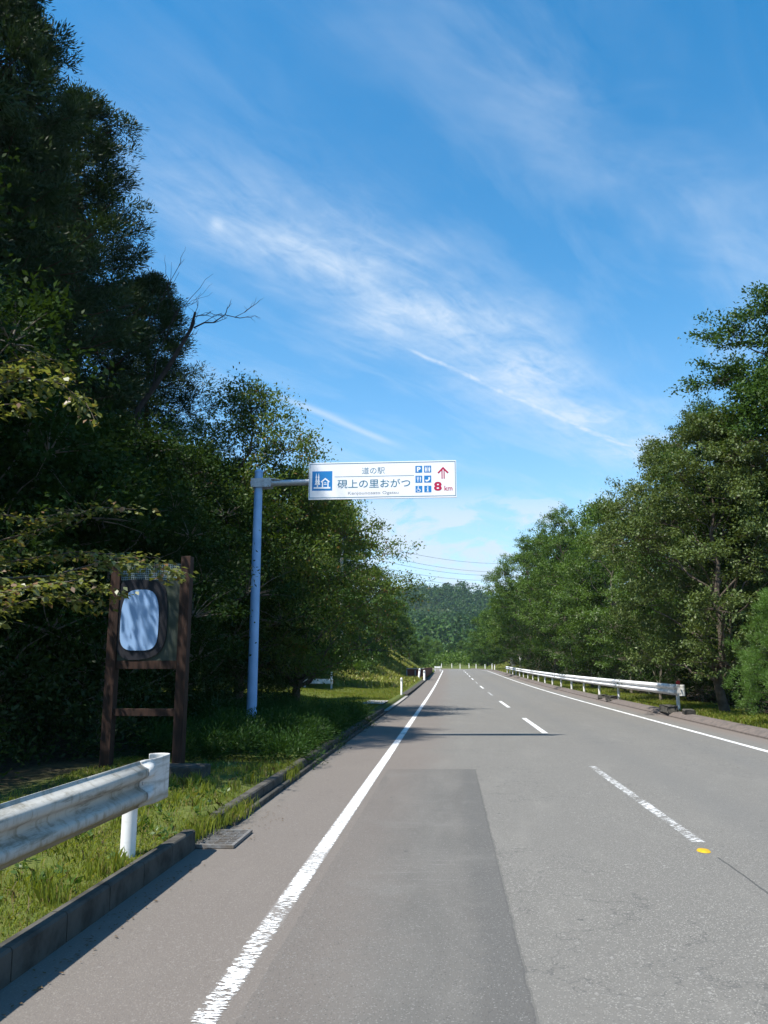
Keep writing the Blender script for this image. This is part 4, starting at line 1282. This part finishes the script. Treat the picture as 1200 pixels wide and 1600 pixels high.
# leaf litter on the shoulder and in the gutter
lx = np.concatenate([np.stack([rng.normal(-2.08, .05, 170), rng.uniform(2.5, 6.7, 170), np.full(170, -0.02)], 1), np.stack([rng.normal(-1.95, .12, 60), rng.uniform(7.4, 9.5, 60), np.full(60, -0.02)], 1),
                     region(900, -5, -2.6, 3, 12, zadd=0.02), np.stack([rng.uniform(-1, 5, 14), rng.uniform(3, 14, 14), np.full(14, -0.015)], 1)])
lx = lx[lx[:, 0] > -5]
n = len(lx)
a = rng.uniform(0, 6.28, n)
me = leaves('leaf_litter', lx + np.array((0, 0, .003)), np.stack([np.cos(a), np.sin(a), rng.uniform(-.05, .15, n)], 1), np.stack([rng.normal(0, .15, n), rng.normal(0, .15, n), np.ones(n)], 1), rng.uniform(.015, .04, n), rng.uniform(.006, .016, n), M['litter'])
tag(link('leaf_litter', me, None), kind='stuff')

# ------------------------------------------------------------------ small roadside things far off
def delineator(x, y, label, group=None, h=0.9, r=0.045):
    z = ground_z(x - shift(y), y) if not (-2.325 < x - shift(y) < 7.33) else road_z(x - shift(y), y)
    t = empty('delineator_post', (x, y, z), label, 'delineator post', group)
    MB().tube([(0, 0, -.2), (0, 0, h * 0.97), (0, 0, h)], [r, r, r * 0.6], 12).build('post', M['white'], t)
    MB().tube([(0, -r - 0.012, h * 0.86), (0, -r + 0.004, h * 0.86)], r * 0.9, 14).build('reflector', M['steel'], t)
    return t


p = P(632, 1083, 41); delineator(p.x - 0.15, 41, 'single white post in the lawn grass beside the gutter', None, 0.85, 0.05)
p = P(654, 1062, 74); delineator(p.x, 74, 'leaning white post in front of the red brown barrier', None, 1.0, 0.09).rotation_euler = (0, R(7), 0)
p = P(663, 1062, 72); delineator(p.x, 72, 'upright white post at the corner of the red brown barrier', None, 1.0, 0.09)
def outer(px):
    return min((abs(7.35 + shift(d) - P(px, 1045, d).x), d) for d in range(80, 215))[1]


for px in (773, 769, 758, 744):
    D = outer(px) + (3 if px == 769 else 0); p = P(px, 1045, D); delineator(p.x, D, 'white post on the outer side of the road before the bend', 'white posts before the bend', 0.95, 0.065)
for px in (733, 719, 706, 690):
    D = outer(px); p = P(px, 1045, D); delineator(p.x, D, 'white post standing across the far end of the road at the bend', 'white posts around the bend', 0.95, 0.065)

bf = empty('barrier', (-2.47, 77, ground_z(-2.9, 77)), 'low red brown board barrier with a pale cap at the end of the lawn', 'barrier')
MB().box(-1.6, 0.0, -0.05, 0.05, -0.1, 0.90, 0.01).box(-0.05, 0.05, 0.06, 36, -0.1, 1.0, 0.01).build('board', M['redboard'], bf)
MB().box(-1.65, 0.06, -0.08, 0.08, 0.903, 1.0, 0.01).build('cap', M['concrete_pale'], bf)
for xx in (-1.6, -0.8): MB().box(xx - 0.05, xx + 0.05, -0.12, -0.055, -0.1, 0.8).build('post', M['concrete_pale'], bf)

lr = empty('low_rail', (P(498, 1070, 48).x, 48, ground_z(-8, 48)), 'short low white rail with end posts in the shade at the back of the lawn', 'low rail')
MB().box(-0.95, 0.85, -0.03, 0.03, 0.32, 0.60, 0.01).build('beam', M['rail_r'], lr)
for xx in (-0.85, 0.75): MB().box(xx - 0.05, xx + 0.05, 0.032, 0.12, -0.2, 0.62 if xx < 0 else 1.0, 0.008).build('post', M['post'], lr)
fl = empty('low_rail', (P(684, 1045, 125).x, 125, ground_z(-3.2, 125)), 'tiny white rail on the inside of the bend beyond the barrier', 'low rail')
MB().box(-0.5, 0.45, -0.03, 0.03, 0.35, 0.6, 0.01).build('beam', M['rail_r'], fl)
for xx in (-0.42, 0.36): MB().box(xx - 0.05, xx + 0.05, 0.032, 0.12, -0.2, 0.65, 0.008).build('post', M['post'], fl)

kp = P(800, 1043, 101); kz = ground_z(kp.x, 101)
ks = empty('marker_sign', (kp.x, 101, kz), 'small white marker sign on a post past the far end of the long rail', 'sign')
MB().tube([(0, 0, -.2), (0, 0, 2.0)], 0.05, 10).build('post', M['white'], ks)
MB().box(-0.16, 0.20, -0.09, -0.055, 1.35, 1.98, 0.01).build('plate', M['white'], ks)
MB().box(-0.04, 0.42, -0.09, -0.055, 0.95, 1.30, 0.01).build('plate', M['white'], ks)

# utility poles and wires
def utility_pole(p, h, label):
    t = empty('utility_pole', (p.x, p.y, ground_z(p.x, p.y)), label, 'utility pole')
    MB().tube([(0, 0, -.5), (0, 0, h)], [0.19, 0.12], 14).build('pole', M['pole_c'], t)
    MB().box(-1.0, 1.0, -0.06, 0.06, h - 0.55, h - 0.43).build('crossarm', M['steel'], t)
    ins = MB()
    for xx in (-0.9, -0.3, 0.3, 0.9): ins.tube([(xx, 0, h - 0.43), (xx, 0, h - 0.20)], [0.05, 0.03], 8)
    ins.build('insulators', M['white'], t)
    return t


uA, uB = P(534, 900, 72), P(811, 960, 114)
hA = P(534, 832, 72).z - ground_z(uA.x, 72); hB = P(801, 925, 112).z - ground_z(uB.x, 112)
utility_pole(uA, hA, 'pale concrete utility pole standing among the cherry trees')
utility_pole(uB, hB, 'pale concrete utility pole half hidden in the wood near the bend')
G_W = 'utility wires across the gap above the hill'
for i, (z0, y0, y1) in enumerate(((0, 838, 880), (1, 852, 893), (2, 862, 898), (3, 874, 905), (4, 880, 915))):
    a, b = P(536 + 3 * i, y0, 72), P(800, y1, 112)
    pts = []
    for k in range(13):
        t = k / 12; q = a.lerp(b, t); q.z -= 0.8 * 4 * t * (1 - t); pts.append(q - a)
    o = MB().tube(pts, 0.016, 5).build('utility_wire', M['cable'], None, a)
    tag(o, 'thin dark utility wire slung across the road gap above the far hill', 'wire', G_W)

# ------------------------------------------------------------------ the far hills
def hill_h(x, y):
    h = 0
    for cx, cy, sx_, sy_, a in ((-10, 880, 105, 260, 74), (-290, 950, 240, 280, 125), (190, 930, 240, 260, 66), (60, 520, 150, 130, 16), (-120, 480, 120, 120, 34)):
        h += a * math.exp(-((x - cx) / sx_) ** 2 - ((y - cy) / sy_) ** 2)
    return h * 0.58 - 3.0 + 2.0 * math.sin(x * 0.05) * math.sin(y * 0.04)


xs = [-520 + 20 * i for i in range(53)]; yh = [320 + 20 * i for i in range(48)]
V = [(x, y, hill_h(x, y) * sm(320, 400, y) - 2 * (1 - sm(320, 400, y))) for y in yh for x in xs]
n = len(xs)
F = [(j * n + i, j * n + i + 1, (j + 1) * n + i + 1, (j + 1) * n + i) for j in range(len(yh) - 1) for i in range(n - 1)]
me = np_mesh('hill', V, F); me.polygons.foreach_set('use_smooth', [True] * len(F))
M['hill'] = simple('hill_soil', (0.030, 0.050, 0.018), (0.045, 0.065, 0.022), 0.05, 0.95, 0.05)
tag(link('hill', me, M['hill']), kind='structure')
rg = np.random.default_rng(31)
cs = []
while len(cs) < 5200:
    x, y = rg.uniform(-330, 330), rg.uniform(345, 960)
    if abs(x) > 60 + y * 0.33: continue
    z = hill_h(x, y) * sm(320, 400, y) - 2 * (1 - sm(320, 400, y))
    cs.append((x, y, z))
cs = np.array(cs)
k = 100
rad = 2.2 + 4.0 * rg.random((len(cs), 1, 1)) ** 2; tall = rg.uniform(0.9, 1.7, (len(cs), 1, 1))
d = unit(rg.normal(0, 1, (len(cs), k, 3))); d[..., 2] = np.abs(d[..., 2]) * 1.0 - 0.25 * (rg.random((len(cs), k)) < .5)
C = cs[:, None, :] + d * rad * np.concatenate([np.ones_like(rad), np.ones_like(rad), tall], -1) + np.concatenate([0 * rad, 0 * rad, rad * tall * 0.9], -1)
Dd = rg.normal(0, 1, C.shape) + d * .3; Nn = d + rg.normal(0, .45, C.shape)
LL = (rad * np.ones((1, k, 1))).reshape(-1) * rg.uniform(.22, .5, len(cs) * k)
me = leaves('hill_forest', C.reshape(-1, 3), Dd.reshape(-1, 3), Nn.reshape(-1, 3), LL, LL * .7, M['lf_hill'])
tag(link('hill_forest', me, None), kind='stuff')

# ------------------------------------------------------------------ air between here and the hills
HAZE = 0.00011
if HAZE:
    hz = MB().box(-920, 920, -80, 2250, -6, 150).build('haze', None)
    hm = bpy.data.materials.new('haze'); hm.use_nodes = True
    nt = hm.node_tree; nt.nodes.clear()
    out = nt.nodes.new('ShaderNodeOutputMaterial'); pv = nt.nodes.new('ShaderNodeVolumePrincipled')
    pv.inputs['Color'].default_value = (0.62, 0.80, 1.0, 1); pv.inputs['Density'].default_value = HAZE; pv.inputs['Anisotropy'].default_value = 0.2
    nt.links.new(pv.outputs[0], out.inputs['Volume'])
    hz.data.materials.append(hm)
    tag(hz, kind='stuff')
